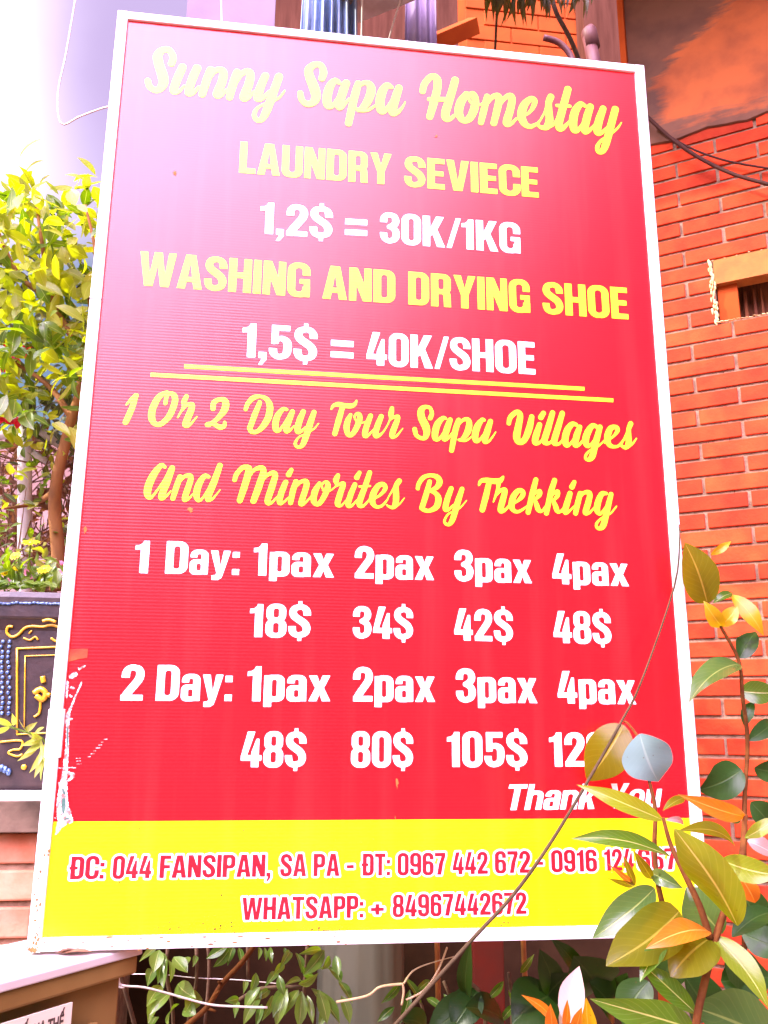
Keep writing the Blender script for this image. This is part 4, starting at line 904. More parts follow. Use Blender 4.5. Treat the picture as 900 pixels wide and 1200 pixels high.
# script: brush strokes (x, y, width) in the zoom each word was traced from: origin x, y, scale
SCRIPT = [
 (160, 45, 5.0, [
  [(205,150,38),(215,112,38),(190,70,38),(150,72,40),(125,105,50),(132,155,52),(152,215,56),(158,260,52),(140,295,44),(110,305,38),(78,285,36),(66,250,36)],
  [(270,170,44),(235,250,46),(218,310,42),(250,312,20),(278,280,14)], [(355,175,44),(325,245,46),(305,318,44),(335,318,26),(365,285,14)],
  [(435,185,42),(410,250,44),(385,330,40)], [(412,265,18),(450,200,30),(490,185,38),(510,205,44),(500,260,46),(472,330,46),(500,332,24),(530,300,14)],
  [(590,200,42),(565,270,44),(545,348,38)], [(568,285,18),(610,215,30),(650,195,38),(668,215,44),(655,280,46),(628,348,46),(655,348,24),(690,312,14)],
  [(755,220,40),(725,290,44),(710,350,46),(740,350,26),(778,312,16)], [(835,225,42),(805,310,44),(765,420,44),(735,475,34),(705,480,28),(690,455,26),(700,420,20),(740,390,14),(800,370,14),(840,345,14),(868,308,10)]]),
 (340, 65, 6.0, [
  [(222,165,44),(235,120,46),(215,72,44),(170,68,44),(130,105,54),(140,160,60),(165,220,66),(182,285,62),(165,330,50),(120,345,44),(82,315,40),(72,268,40)],
  [(345,195,30),(315,180,40),(280,220,52),(260,290,58),(265,352,54),(295,357,32),(330,310,18),(365,240,12)], [(395,195,48),(368,265,54),(343,362,50),(375,352,28),(412,308,16)],
  [(480,200,44),(455,280,50),(410,480,46)], [(450,270,14),(500,205,28),(545,197,40),(570,232,54),(558,295,54),(525,355,48),(490,385,28),(470,378,22)], [(478,392,20),(545,388,22),(608,348,14)],
  [(710,225,30),(680,212,40),(648,255,54),(632,320,58),(638,388,54),(670,388,32),(700,340,16),(735,270,12)], [(765,230,46),(738,310,54),(718,402,50),(755,402,30),(790,365,16),(808,330,10)]]),
 (480, 75, 6.0, [
  [(90,195,40),(105,140,42),(150,92,42),(190,105,52),(195,170,50),(165,290,50),(140,375,44)], [(320,115,48),(290,220,50),(252,340,54),(255,385,48),(285,387,32),(322,358,18)], [(138,250,30),(200,250,34),(280,252,28)],
  [(400,215,44),(360,270,54),(345,340,54),(370,395,44),(415,390,46),(450,330,52),(462,260,48),(448,215,40),(425,215,26),(416,250,16),(440,285,14),(490,290,14),(525,268,10)],
  [(545,230,38),(520,330,44),(500,415,38)], [(522,315,14),(575,240,30),(620,225,40),(628,260,46),(610,340,46),(590,420,42)], [(608,335,14),(660,250,28),(705,225,40),(720,250,46),(705,330,48),(680,418,48),(715,420,26),(752,383,14)],
  [(745,392,14),(830,352,18),(870,300,30),(878,258,36),(850,247,36),(805,290,50),(785,360,54),(805,420,48),(850,442,32),(905,418,18)]]),
 (600, 85, 6.0, [
  [(130,386,28),(170,368,18),(190,345,14)], [(180,365,14),(225,290,14),(258,205,30),(273,172,42),(256,215,42),(258,280,46),(262,340,50),(243,385,44),(205,390,28),(185,375,22)], [(250,388,26),(290,370,16),(322,312,14)],
  [(392,120,46),(365,220,48),(335,330,48),(328,392,44),(355,395,32),(402,348,16)], [(315,235,24),(405,240,24)],
  [(510,237,28),(480,225,38),(445,270,50),(428,340,54),(435,405,48),(465,405,28),(500,355,16),(540,280,12)], [(550,242,44),(525,320,50),(508,412,46),(545,407,26),(582,368,16)],
  [(640,255,42),(610,340,50),(598,420,48),(630,425,26),(667,388,16)], [(725,260,46),(695,370,48),(660,500,48),(635,555,38),(605,560,28),(598,525,26),(625,480,18),(680,445,14),(735,400,14),(768,355,8)]]),
 (130, 450, 6.0, [
  [(110,146,14),(140,112,22),(172,80,24)], [(180,80,30),(145,180,40),(104,270,40)],
  [(395,58,24),(340,90,40),(295,170,46),(287,240,46),(312,283,34),(360,278,36),(415,220,40),(450,130,42),(445,82,38),(415,68,28),(392,90,26),(384,137,28)],
  [(532,87,30),(515,125,36),(508,165,18),(470,237,11)], [(500,190,10),(530,152,24),(570,147,36),(562,190,44),(537,250,46),(525,288,42),(550,293,22),(580,262,14),(604,232,10)],
  [(718,175,34),(725,130,34),(770,110,32),(805,125,44),(800,180,46),(755,240,34),(690,292,24)], [(678,287,34),(720,282,28),(765,305,36),(795,298,30),(800,270,22)]]),
 (270, 450, 7.5, [
  [(135,225,34),(150,180,38),(200,125,44),(265,112,30),(320,137,42),(348,200,54),(335,290,56),(290,370,50),(235,420,36),(185,420,40),(168,385,40)], [(258,165,38),(215,270,48),(170,390,46)],
  [(495,227,28),(460,225,36),(415,280,50),(395,350,54),(400,405,46),(430,410,28),(470,350,14),(510,280,10)], [(545,245,42),(510,330,52),(490,410,46),(520,412,24),(560,370,14)],
  [(640,245,42),(605,330,52),(588,415,46),(620,420,26),(660,380,14)], [(735,250,42),(700,350,52),(655,490,50),(625,548,36),(583,552,28),(570,520,26),(600,470,16),(660,440,14),(730,400,14),(775,348,10)]]),
 (380, 455, 8.571, [
  [(70,212,16),(90,178,32),(140,162,46),(200,176,50),(270,180,48),(308,160,34),(322,128,20)], [(180,200,48),(145,320,56),(105,460,48)],
  [(265,268,34),(235,330,54),(222,400,56),(237,465,44),(275,468,44),(318,410,52),(353,320,54),(352,267,44),(325,257,26),(302,290,20),(325,335,16),(375,350,16),(412,338,12)],
  [(465,278,46),(425,380,54),(405,470,50),(435,480,28),(490,420,14)], [(572,285,48),(530,390,56),(513,472,50),(545,480,32),(600,430,16),(645,350,14)],
  [(640,357,10),(660,310,18),(670,255,54),(680,202,38)], [(650,335,8),(690,297,24),(740,287,40),(722,350,52),(690,430,56),(680,485,46),(720,485,24),(760,440,14),(788,405,10)]]),
 (480, 465, 7.5, [
  [(180,190,40),(195,150,36),(180,102,32),(140,90,34),(100,120,54),(105,190,62),(140,260,66),(150,320,54),(130,363,40),(90,363,34),(55,335,36),(44,287,40)],
  [(315,192,26),(290,190,36),(245,240,54),(222,320,56),(226,370,46),(260,370,26),(300,310,14),(330,260,10)], [(355,205,44),(325,290,54),(303,370,46),(340,362,24),(382,308,14)],
  [(430,207,42),(400,300,50),(367,473,42)], [(398,290,12),(460,212,26),(508,202,40),(523,240,50),(508,310,54),(465,372,34),(430,380,20)], [(438,387,16),(495,387,18),(555,345,12)],
  [(655,207,26),(635,205,36),(595,260,54),(575,330,56),(580,385,46),(610,385,26),(650,330,14),(680,280,10)], [(710,217,42),(680,310,54),(658,390,46),(695,392,22),(730,350,14),(755,312,10)]]),
 (585, 470, 5.4545, [
  [(60,145,26),(70,105,30),(110,72,30),(133,92,36),(120,170,42),(110,230,44),(125,263,36),(160,250,36),(190,180,40),(207,102,32)],
  [(265,106,34),(282,78,30)], [(257,152,32),(235,220,40),(228,265,36),(255,268,18),(285,235,12)], [(340,76,32),(310,180,38),(288,250,38),(298,270,30),(325,267,16),(350,232,12)], [(402,79,32),(372,180,38),(350,255,38),(360,275,28),(385,272,16),(415,235,12)],
  [(490,152,24),(465,148,30),(435,185,40),(420,240,42),(426,280,34),(450,278,18),(480,235,12),(500,195,8)], [(514,167,30),(495,220,40),(484,280,34),(510,280,18),(540,245,12)],
  [(625,167,24),(595,158,30),(565,200,40),(550,250,42),(560,285,32),(585,280,18),(620,230,12)], [(643,167,32),(620,250,38),(595,350,38),(570,376,24),(551,368,18),(553,345,16),(580,315,12),(630,290,12),(675,250,10)],
  [(672,268,10),(725,230,14),(755,190,26),(745,167,26),(710,177,34),(690,230,40),(700,278,32),(730,293,22),(765,285,16),(800,240,12)],
  [(775,287,10),(815,205,14),(840,145,30),(826,180,28),(825,230,36),(825,275,36),(805,298,26),(780,287,16)], [(820,295,18),(850,275,13),(875,240,9)]]),
 (160, 530, 7.5, [
  [(250,132,28),(215,117,40),(150,200,60),(105,300,64),(97,370,58),(122,400,34),(165,360,20),(240,250,16),(280,170,14)], [(313,142,50),(265,270,62),(218,395,52),(260,388,24),(302,343,14)],
  [(383,217,44),(350,310,50),(320,408,42)], [(348,305,14),(410,222,30),(465,207,42),(478,235,46),(455,310,52),(423,412,48),(460,407,22),(502,363,14)],
  [(633,217,32),(595,213,42),(545,290,56),(527,370,56),(540,420,38),(575,412,22),(620,340,14),(655,270,10)], [(733,117,46),(690,240,56),(640,360,58),(628,415,46),(665,412,22),(705,370,14),(735,332,10)]]),
 (265, 535, 7.5, [
  [(75,208,38),(90,160,40),(140,102,40),(190,97,46),(200,130,56),(160,270,58),(120,388,50)], [(170,235,14),(240,127,26),(300,102,44),(328,128,50),(290,260,58),(240,392,52)], [(298,245,14),(360,167,28),(415,147,44),(430,178,50),(395,290,56),(363,400,48),(400,407,24),(447,358,14)],
  [(550,160,48),(573,118,36)], [(524,227,44),(485,320,52),(468,405,42),(500,407,22),(547,363,14)],
  [(613,222,42),(585,310,50),(566,408,42)], [(588,305,14),(645,232,28),(695,217,40),(708,248,48),(685,330,50),(658,415,46),(695,407,22),(737,363,14)],
  [(820,237,32),(780,310,54),(767,380,50),(785,418,38),(820,413,40),(863,350,46),(893,270,48),(888,232,36),(860,227,20),(840,255,18),(852,292,16),(890,305,14),(912,305,12)]]),
 (370, 535, 7.5, [
  [(60,300,14),(120,305,12),(165,272,12)], [(195,167,36),(177,210,48),(180,250,18),(165,275,10)], [(165,272,8),(200,250,24),(243,242,40),(220,310,48),(193,400,50),(195,428,38),(225,432,20),(272,383,14)],
  [(360,185,46),(384,143,34)], [(344,247,40),(305,340,48),(283,425,44),(315,435,22),(362,383,14)], [(474,142,40),(435,260,46),(390,380,50),(385,430,42),(420,435,22),(472,378,14)], [(382,265,18),(478,260,18)],
  [(462,393,12),(550,352,20),(608,290,36),(598,247,38),(550,257,44),(505,330,54),(497,400,48),(530,443,30),(580,435,22),(630,380,14)],
  [(605,422,10),(660,320,14),(733,217,42),(705,260,42),(705,330,52),(703,400,50),(680,448,34),(640,440,20),(625,427,14)], [(690,450,22),(740,415,13),(778,365,9)]]),
 (480, 545, 7.5, [
  [(70,208,34),(80,165,36),(120,112,38),(180,92,32),(240,107,44),(263,147,50),(240,195,42),(180,230,26)], [(180,233,20),(230,252,38),(253,300,52),(235,368,50),(175,403,34),(125,395,38),(105,375,36)], [(175,147,38),(145,260,46),(106,378,44)],
  [(365,207,40),(330,300,48),(313,385,46),(345,390,26),(385,350,14)], [(460,212,40),(420,330,50),(380,470,48),(347,523,32),(312,515,24),(306,485,20),(340,430,16),(400,405,14),(450,370,13),(500,312,9)]]),
 (555, 545, 5.0, [
  [(30,118,12),(42,95,22),(70,89,28),(110,95,32),(145,95,32),(163,85,24),(172,70,13)], [(88,110,30),(70,190,34),(50,263,32)],
  [(145,110,26),(140,145,18),(115,217,8)], [(130,182,8),(155,152,18),(183,147,28),(173,195,34),(156,265,32),(185,263,16),(217,224,10)],
  [(200,245,8),(250,216,14),(283,185,26),(288,157,26),(260,152,28),(230,190,34),(221,240,34),(235,268,24),(265,273,17),(312,243,11)],
  [(364,87,28),(345,160,32),(318,278,28)], [(332,212,8),(355,172,12),(385,152,22),(385,175,26),(362,200,14)], [(358,205,18),(370,240,30),(380,265,26),(400,270,15),(428,233,10)],
  [(474,90,28),(450,165,32),(425,283,28)], [(443,212,8),(465,172,12),(490,155,23),(490,180,25),(470,205,14)], [(466,208,18),(480,245,30),(490,271,26),(510,272,15),(537,238,10)],
  [(575,129,31),(589,101,24)], [(564,167,29),(545,230,34),(534,275,30),(555,275,15),(587,243,10)],
  [(624,167,28),(610,220,32),(596,283,28)], [(609,220,8),(640,167,18),(674,162,28),(679,187,32),(665,240,34),(654,280,30),(680,278,15),(712,243,10)],
  [(775,167,20),(750,170,28),(730,210,34),(721,255,36),(731,284,24),(750,280,15),(790,220,9)], [(804,172,27),(785,250,32),(760,350,34),(736,373,21),(719,364,17),(721,340,15),(750,310,10),(800,285,10),(836,242,8)]]),
]
def script_loops(word):
    ox, oy, s, strokes = word; fs = []; xs_, zs_ = [], []
    for stt in strokes:
        P = []
        for x, y, w in stt:
            px, py = ox + x / s, oy + y / s; u, v = sgn(px, py); u2, _ = sgn(px + 1, py); _, v2 = sgn(px, py + 1)
            mpp = (abs(u2 - u) + abs(v2 - v)) / 2
            P.append((u, v, (w / s) * mpp)); xs_.append(u); zs_.append(v)
        fs.append((P, St(P, 5)))
    c = 0.0008
    xs = np.arange(min(xs_) - .015, max(xs_) + .015, c); ys = np.arange(min(zs_) - .015, max(zs_) + .015, c)
    X, Y = np.meshgrid(xs, ys); F = np.full(X.shape, 1.0)
    for P, f in fs:
        a0 = max(0, int((min(p[0] for p in P) - .012 - xs[0]) / c)); a1 = int((max(p[0] for p in P) + .012 - xs[0]) / c) + 1
        F[:, a0:a1] = np.minimum(F[:, a0:a1], f(X[:, a0:a1], Y[:, a0:a1]))
    return [simplify(lp, 0.00022) for lp in contours(F, xs, ys)]
for k0, k1 in ((0, 4), (4, 9), (9, 14)):
    for n_, wds in enumerate(SCRIPT[k0:k1]):
        flat('lettering', script_loops(wds), IY, 0.0011 + 0.0002 * (n_ % 2), board)

# ================================================================== LEFT SIDE: pot, tree, railing, flowers
POTY = 0.64
pc = onY(52, 915, POTY); potz = capz1
pot = thing('glazed_planter', 'dark glazed square planter with gold relief and blue trim on the planter wall', 'planter', (pc.x, POTY + 0.13, potz))
pot_top = onY(20, 694, POTY - 0.02).z
ph = pot_top - potz; hw0, hw1 = 0.165, 0.195
def potp(u, v, out=0.0):              # u -1..1 across the front, v 0..1 up
    h = hw0 + (hw1 - hw0) * v
    return Vector((pc.x + u * h, POTY - (h - hw0) - out, potz + v * ph))
q = MB(); vs = []; fs = []; N_ = 24
prof = [(0.0, 0.93), (0.02, 0.99), (0.05, 1.0), (0.8, 1 + 0.15 * .8), (0.86, 1.17), (0.865, 1.2), (0.97, 1.215), (1.0, 1.20), (1.0, 1.05), (0.85, 1.02)]
for v, k in prof:
    for i in range(N_):
        an_ = 2 * math.pi * i / N_ + math.pi / N_; c, s = math.cos(an_), math.sin(an_)
        e = 0.32; x = math.copysign(abs(c) ** e, c); y = math.copysign(abs(s) ** e, s)
        vs.append((pc.x + x * hw0 * k, POTY + hw0 + y * hw0 * k, potz + v * ph))
for r in range(len(prof) - 1):
    for i in range(N_): fs.append((r * N_ + i, r * N_ + (i + 1) % N_, (r + 1) * N_ + (i + 1) % N_, (r + 1) * N_ + i))
fs.append(tuple(reversed(range(N_)))); fs.append(tuple((len(prof) - 1) * N_ + i for i in range(N_)))
q.add(vs, fs); q.build('bowl', M['glaze'], pot, smooth=False, bevel=0.003)
def potface(px, py, out=0.004):
    p = onY(px, py, POTY); 
    for _ in range(4):
        v = (p.z - potz) / ph; k = 1 + 0.15 * max(0, min(1, v)) * 1.1 if v < .84 else 1.205
        p = onY(px, py, POTY + hw0 - hw0 * k - out)
    return p
q = MB(); rr = random.Random(2)
for px in range(-30, 76, 5):
    p = potface(px, 707 + rr.uniform(-1, 1), 0.002); q.ball(p, 0.005 + .003 * rr.random(), 0.0025, 0.003, 7)
for px in (2, 10):
    for py in range(752, 842, 6): q.ball(potface(px + rr.uniform(-1.5, 1.5), py, .001), 0.0042, 0.002, 0.0045, 6)
for py in range(752, 842, 6): q.ball(potface(-8, py, .001), 0.004, 0.002, 0.0045, 6)
for px in range(-10, 14, 4): q.ball(potface(px, 902 + rr.uniform(-3, 3), .003), 0.006, 0.004, 0.008, 6)
q.build('blue_trim', M['blue_glaze'], pot, smooth=True)
q = MB()
def gold(pts, r): q.tube(catmull([potface(x / 4, 640 + y / 4, 0.001) for x, y in pts], 4), r * .62, 6)
gold([(80, 478), (80, 880)], .0038); gold([(78, 480), (330, 470)], .0038); gold([(78, 882), (300, 872)], .0034)
gold([(118, 515), (114, 850)], .0022); gold([(116, 515), (330, 508)], .0022)
gold([(60, 378), (38, 378), (32, 405), (55, 425), (85, 415), (115, 385), (150, 375), (200, 378), (245, 370), (300, 390)], .0050)
gold([(200, 352), (230, 345), (262, 356)], .0055); gold([(110, 430), (140, 440), (165, 425), (178, 440)], .0035); gold([(240, 430), (262, 445), (300, 440)], .0045); gold([(150, 395), (135, 410)], .003)
gold([(160, 690), (190, 670), (215, 690), (200, 720), (170, 700)], .010); gold([(200, 610), (205, 640)], .009); gold([(190, 720), (185, 780), (160, 800)], .0045); gold([(205, 690), (235, 700)], .009)
gold([(0, 918), (100, 912), (95, 950), (60, 955), (40, 970), (80, 985), (105, 975)], .0040)
for x, y in ((8, 1040), (112, 1036)): q.ball(potface(x / 4, 640 + y / 4, 0.001), 0.006, 0.003, 0.006, 8)
q.build('gold_relief', M['gold'], pot, smooth=True)
q = MB(); q.abox((pc.x - .17, POTY + .02, potz + ph * .84), (pc.x + .17, POTY + 2 * hw0 - .02, potz + ph * .93)); q.build('soil', M['soil'], pot)

rt = random.Random(17)
def rv(s=1.0): return Vector((rt.gauss(0, s), rt.gauss(0, s), rt.gauss(0, s)))
# small tree growing in the planter
tr_d = 2.28
tree = thing('ornamental_tree', 'small sunlit tree with yellow green leaves and an orange trunk in the planter', 'tree', at(66, 690, tr_d))
q = MB()
tp = [(66, 692, 0), (68, 650, 0), (64, 600, .0), (66, 565, -.02), (74, 528, -.02), (84, 490, 0), (95, 450, .02), (88, 400, .05)]
q.tube(catmull([at(x, y, tr_d + d) for x, y, d in tp], 4), [0.019 - 0.008 * i / 28 for i in range(29)], 9)
for br in ([(84, 490), (60, 455), (25, 430), (-15, 410)], [(95, 450), (112, 410), (105, 350), (112, 300), (100, 240)], [(88, 400), (60, 350), (50, 290), (40, 220)], [(60, 350), (20, 320), (-10, 250)], [(66, 575), (40, 590), (5, 596)], [(74, 528), (110, 480), (130, 430)]):
    q.tube(catmull([at(x, y, tr_d + rt.uniform(-.06, .08)) for x, y in br], 4), [0.010 - 0.007 * i / (4 * (len(br) - 1)) for i in range(4 * (len(br) - 1) + 1)], 6)
q.build('trunk', M['bark'], tree, smooth=True)
qs = [MB(), MB(), MB()]
def spray(qm, c, n, r, L, wr=0.45, flat_=0.35):
    """a short twig carrying leaves that fan out from it"""
    d = (rv() + Vector((0, -.2, .25))).normalized()
    for i in range(n):
        b = c + d * r * (i / n - 0.4) + rv(r * .12)
        a = (d * .5 + rv(.75) + Vector((0, -.15, -.1))).normalized()
        l = L * rt.uniform(.65, 1.25)
        nr_ = (Vector((-.2, -.55, .8)) + rv(.45)).normalized()
        qm.leaf(b, b + a * l, l * wr * rt.uniform(.85, 1.2), nr_, curl=rt.uniform(-.06, .14), fold=rt.uniform(.1, .35), nseg=5, round_=0.8)
for k in range(330):
    px = rt.uniform(-70, 150); py = rt.uniform(205, 500)
    if py < 230 and rt.random() < .4: continue
    if py < 205 + 0.35 * abs(px - 60): continue
    if 20 < px < 100 and 425 < py and rt.random() < .7: continue
    c = at(px, py, tr_d + rt.gauss(0, .16))
    if rt.random() < 0.25 and py < 430: continue
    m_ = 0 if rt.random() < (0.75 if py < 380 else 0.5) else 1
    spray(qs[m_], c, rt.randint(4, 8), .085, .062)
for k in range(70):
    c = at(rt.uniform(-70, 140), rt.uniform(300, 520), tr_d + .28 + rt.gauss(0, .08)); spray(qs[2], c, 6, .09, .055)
for (bx, by, tx, ty, w) in ((22, 187, 50, 163, 10), (28, 206, 52, 188, 9), (112, 205, 90, 184, 9), (100, 212, 75, 205, 8), (45, 222, 60, 205, 9)):
    qs[0].leaf(at(bx, by, tr_d), at(tx, ty, tr_d - .02), w * tr_d / FPX * 1.1, Vector((-.2, -.8, .5)), nseg=6)
for k in range(70):
    c = at(rt.uniform(-30, 110), rt.uniform(480, 670), tr_d + .06 + rt.gauss(0, .14)); spray(qs[rt.choice((0, 0, 1, 1, 2))], c, 4, .06, .040)
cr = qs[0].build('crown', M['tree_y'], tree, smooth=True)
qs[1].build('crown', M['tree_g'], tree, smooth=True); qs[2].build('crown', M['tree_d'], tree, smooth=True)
q = MB()
for (px, py) in ((9, 412), (14, 420), (6, 432), (30, 412), (4, 494), (14, 497), (22, 492)):
    c = at(px, py, tr_d + .05)
    for i in range(5):
        q.leaf(c, c + rv(1).normalized() * .026, .016, Vector((0, -1, .4)) + rv(.4), nseg=4)
q.build('blossom', M['petal_r'], tree, smooth=True)
# dead brown brush behind the stems
q = MB()
for k in range(150):
    a = at(rt.uniform(-40, 120), rt.uniform(520, 700), tr_d + rt.uniform(.3, .5)); q.tube([a, a + rv(.05), a + rv(.08) + Vector((0, 0, .05))], [.003, .0025, .001], 4)
for k in range(130):
    c = at(rt.uniform(-40, 125), rt.uniform(505, 700), tr_d + rt.uniform(.38, .6)); 
    for i in range(4):
        q.leaf(c, c + rv(.04), .022, rv(1), nseg=4)
M['brush'] = leafmat('dry_brush_leaf', (0.17, 0.085, 0.05), (0.26, 0.14, 0.08), 0.8, 0.3, rib=(.2, .1, .06), tint=(1, .8, .6))
tag(q.build('dry_shrub', M['brush']), 'brown dry brushwood behind the planter and the white railing', 'shrub')

# white railing
rl_d = 2.62
rail = thing('pipe_railing', 'white painted pipe railing post with a capped top behind the planter', 'railing', at(28, 700, rl_d))
q = MB(); q.tube([at(29, y, rl_d) for y in (492, 560, 640, 760)], .021, 14); q.build('post', M['steel'], rail, smooth=True)
q = MB()
for (y, r_) in ((492, .036), (489, .038)): pass
t0_, t1_ = at(29, 491, rl_d), at(29, 487.5, rl_d); q.tube([t0_, t1_], [.037, .036], 16); q.tube([at(29, 487.5, rl_d), at(29, 482, rl_d)], [.010, .010], 10); q.tube([at(29, 482, rl_d), at(29, 478.5, rl_d)], [.017, .012], 12)
q.build('post_cap', M['steel'], rail)
q = MB(); q.tube([at(38, 502, rl_d), at(95, 532, rl_d + .1)], .018, 12); q.build('rail', M['steel'], rail, smooth=True)
q = MB(); q.tube([at(37, 530, rl_d), at(62, 545, rl_d + .05)], .010, 10); q.build('rail', M['steel'], rail, smooth=True)
q = MB(); q.tube([at(-40, 518, rl_d + .08), at(24, 506, rl_d)], .014, 12); q.build('rail', M['steel'], rail, smooth=True)

# flowers in the planter
fl_d = 2.02
fl = thing('yellow_daisies', 'yellow daisies and low greenery along the rim of the dark planter', 'flowers', at(30, 690, fl_d))
q = MB(); q2 = MB(); q3 = MB(); q4 = MB()
for (px, py, r_, f) in ((36, 637, 11, 1), (18, 652, 7, .6), (20, 667, 6, .6), (52, 668, 9, .8), (80, 662, 6, .6), (6, 672, 6, .7)):
    c = at(px, py, fl_d); R_ = r_ * fl_d / FPX; nn = (Vector((.05, -.75, .65)) + rv(.15)).normalized()
    a = nn.orthogonal().normalized(); b = nn.cross(a)
    for i in range(13):
        an_ = 2 * math.pi * i / 13 + rt.uniform(-.1, .1); d = a * math.cos(an_) + b * math.sin(an_)
        q.leaf(c + d * R_ * .12, c + d * R_ * rt.uniform(.9, 1.1) + nn * R_ * .1, R_ * .42, nn, nseg=4, fold=.15)
    q2.ball(c + nn * R_ * .05, R_ * .22, R_ * .22, R_ * .2, 8)
    q3.tube(catmull([c, at(px + rt.uniform(-2, 3), py + 20, fl_d + .02), at(px + rt.uniform(-3, 5), 692, fl_d + .04)], 3), .0022, 5)
for k in range(210):
    px = rt.uniform(-30, 95); py = 690 - abs(rt.gauss(0, 15)); c = at(px, py, fl_d + rt.uniform(-.02, .2))
    a = (rv(.8) + Vector((0, -.2, .4))).normalized(); l = rt.uniform(.02, .045)
    q4.leaf(c, c + a * l, l * .5, Vector((0, -.4, .9)) + rv(.4), nseg=4)
for k in range(40):      # leaves trailing over the rim
    px = rt.uniform(-30, 60); c = at(px, rt.uniform(682, 690), fl_d - .06)
    q4.leaf(c, c + Vector((rt.uniform(-.03, .03), -.01, -rt.uniform(.0, .014))), .02, Vector((0, -.6, .8)) + rv(.2), nseg=4)
q.build('petals', M['petal_y'], fl, smooth=True); q2.build('flower_centre', M['gold'], fl, smooth=True); q3.build('stem', M['lance'], fl); q4.build('foliage', M['tree_g'], fl, smooth=True)
q = MB()
for k in range(9):
    c = at(rt.uniform(0, 85), rt.uniform(655, 688), fl_d + .03)
    for i in range(5): q.leaf(c, c + (rv(.6) + Vector((0, -.5, .4))).normalized() * .012, .009, Vector((0, -1, .3)) + rv(.3), nseg=4)
q.build('pink_petals', M['petal_p'], fl, smooth=True)

# variegated plant leaning in front of the planter
vg = thing('variegated_plant', 'small pale green lance leaved plant in front of the dark planter', 'plant', at(60, 900, 1.72))
q = MB(); q2 = MB(); vd = 1.70
q2.tube(catmull([at(75, 935, vd), at(62, 890, vd), at(50, 866, vd), at(30, 858, vd), at(0, 848, vd)], 3), .0022, 5)
for (bx, by, tx, ty, w) in ((14, 850, -14, 840, 7), (16, 850, 14, 836, 6), (12, 852, -12, 858, 7), (30, 856, 44, 846, 7), (32, 858, 22, 842, 6), (40, 860, 52, 852, 6), (48, 868, 24, 874, 7), (48, 868, 20, 892, 7), (50, 872, 28, 884, 7), (52, 876, 34, 906, 7), (55, 884, 40, 912, 7), (50, 866, 36, 858, 6), (54, 870, 44, 898, 6), (58, 880, 48, 915, 7), (30, 858, 46, 866, 6), (44, 862, 34, 870, 6), (48, 866, 56, 900, 6)):
    q.leaf(at(bx, by, vd), at(tx, ty, vd - .03), w * vd / FPX, (CAM - at(bx, by, vd)).normalized() + rv(.35), curl=rt.uniform(0, .12), nseg=6, round_=.9)
q.build('foliage', M['var'], vg, smooth=True); q2.build('stem', M['lance'], vg)

# dry branch leaning against the planter wall, on the left
br = MB()
br.tube(catmull([at(-4, 1092, 1.72), at(14, 1058, 1.74), at(30, 1022, 1.76), at(42, 985, 1.8), at(60, 930, 1.82)], 4), [.0075 - .003 * i / 16 for i in range(17)], 7)
br.tube(catmull([at(12, 1086, 1.73), at(24, 1062, 1.745), at(28, 1040, 1.75), at(34, 1000, 1.78)], 4), [.003] * 13, 5)
tag(br.build('dry_branch', M['twig'], smooth=True), 'dry brown branch leaning on the orange brick left of the board', 'branch')
# scrap of dry leaf on the cabinet lid
q = MB(); c = onZ(85, 1119, TZ) + Z_ * .003
for i in range(7): q.leaf(c + Vector((rt.uniform(-.03, .03), rt.uniform(-.006, .006), 0)), c + Vector((rt.uniform(-.035, .035), rt.uniform(-.012, .012), rt.uniform(0, .006))), .009, Vector((0, -.3, 1)), nseg=4)
tag(q.build('fallen_leaf', M['brush'], smooth=True), 'crumpled brown leaf scraps on the pale cabinet lid', 'leaf')

# ================================================================== UNDER THE BOARD
def lance_plant(name, label, leaves, stems, d, mat):
    t = thing(name, label, 'plant', at(*stems[0][0], d))
    qa, qb = MB(), MB()
    for st in stems: qb.tube(catmull([at(x, y, d + .02) for x, y in st], 3), .0035, 6)
    for (bx, by, tx, ty, w) in leaves:
        qa.leaf(at(bx, by, d + rt.uniform(-.03, .03)), at(tx, ty, d - .04), w * d / FPX, (CAM - at(bx, by, d)).normalized() + rv(.3) + Z_ * .3, curl=rt.uniform(.02, .14), nseg=7, round_=.85, fold=.3)
    qa.build('foliage', mat, t, smooth=True); qb.build('stem', M['twig'], t, smooth=True)
    return t
U = lambda x, y: (120 + x / 3, 1090 + y / 3)
def ul(*a): return [(*U(p[0], p[1]), *U(p[2], p[3]), p[4] / 3) for p in a]
lance_plant('drooping_plant', 'green plant with drooping lance leaves below the board left of the reddish twig',
  ul((185, 60, 128, 112, 26), (200, 70, 180, 150, 50), (215, 80, 195, 190, 45), (225, 100, 215, 205, 38), (232, 105, 238, 185, 26), (250, 95, 300, 150, 50), (262, 110, 290, 140, 55), (180, 140, 158, 200, 40), (210, 195, 155, 270, 44), (240, 220, 165, 300, 40), (185, 215, 160, 330, 36), (265, 190, 330, 240, 60), (330, 215, 290, 290, 66), (270, 260, 235, 340, 40), (330, 90, 318, 130, 20), (100, 62, 88, 110, 14), (190, 305, 165, 350, 30), (290, 270, 330, 300, 50)),
  [[U(230, 60), U(225, 160), U(245, 260), U(250, 360)], [U(330, 60), U(330, 180), U(300, 330)]], 1.58, M['lance'])
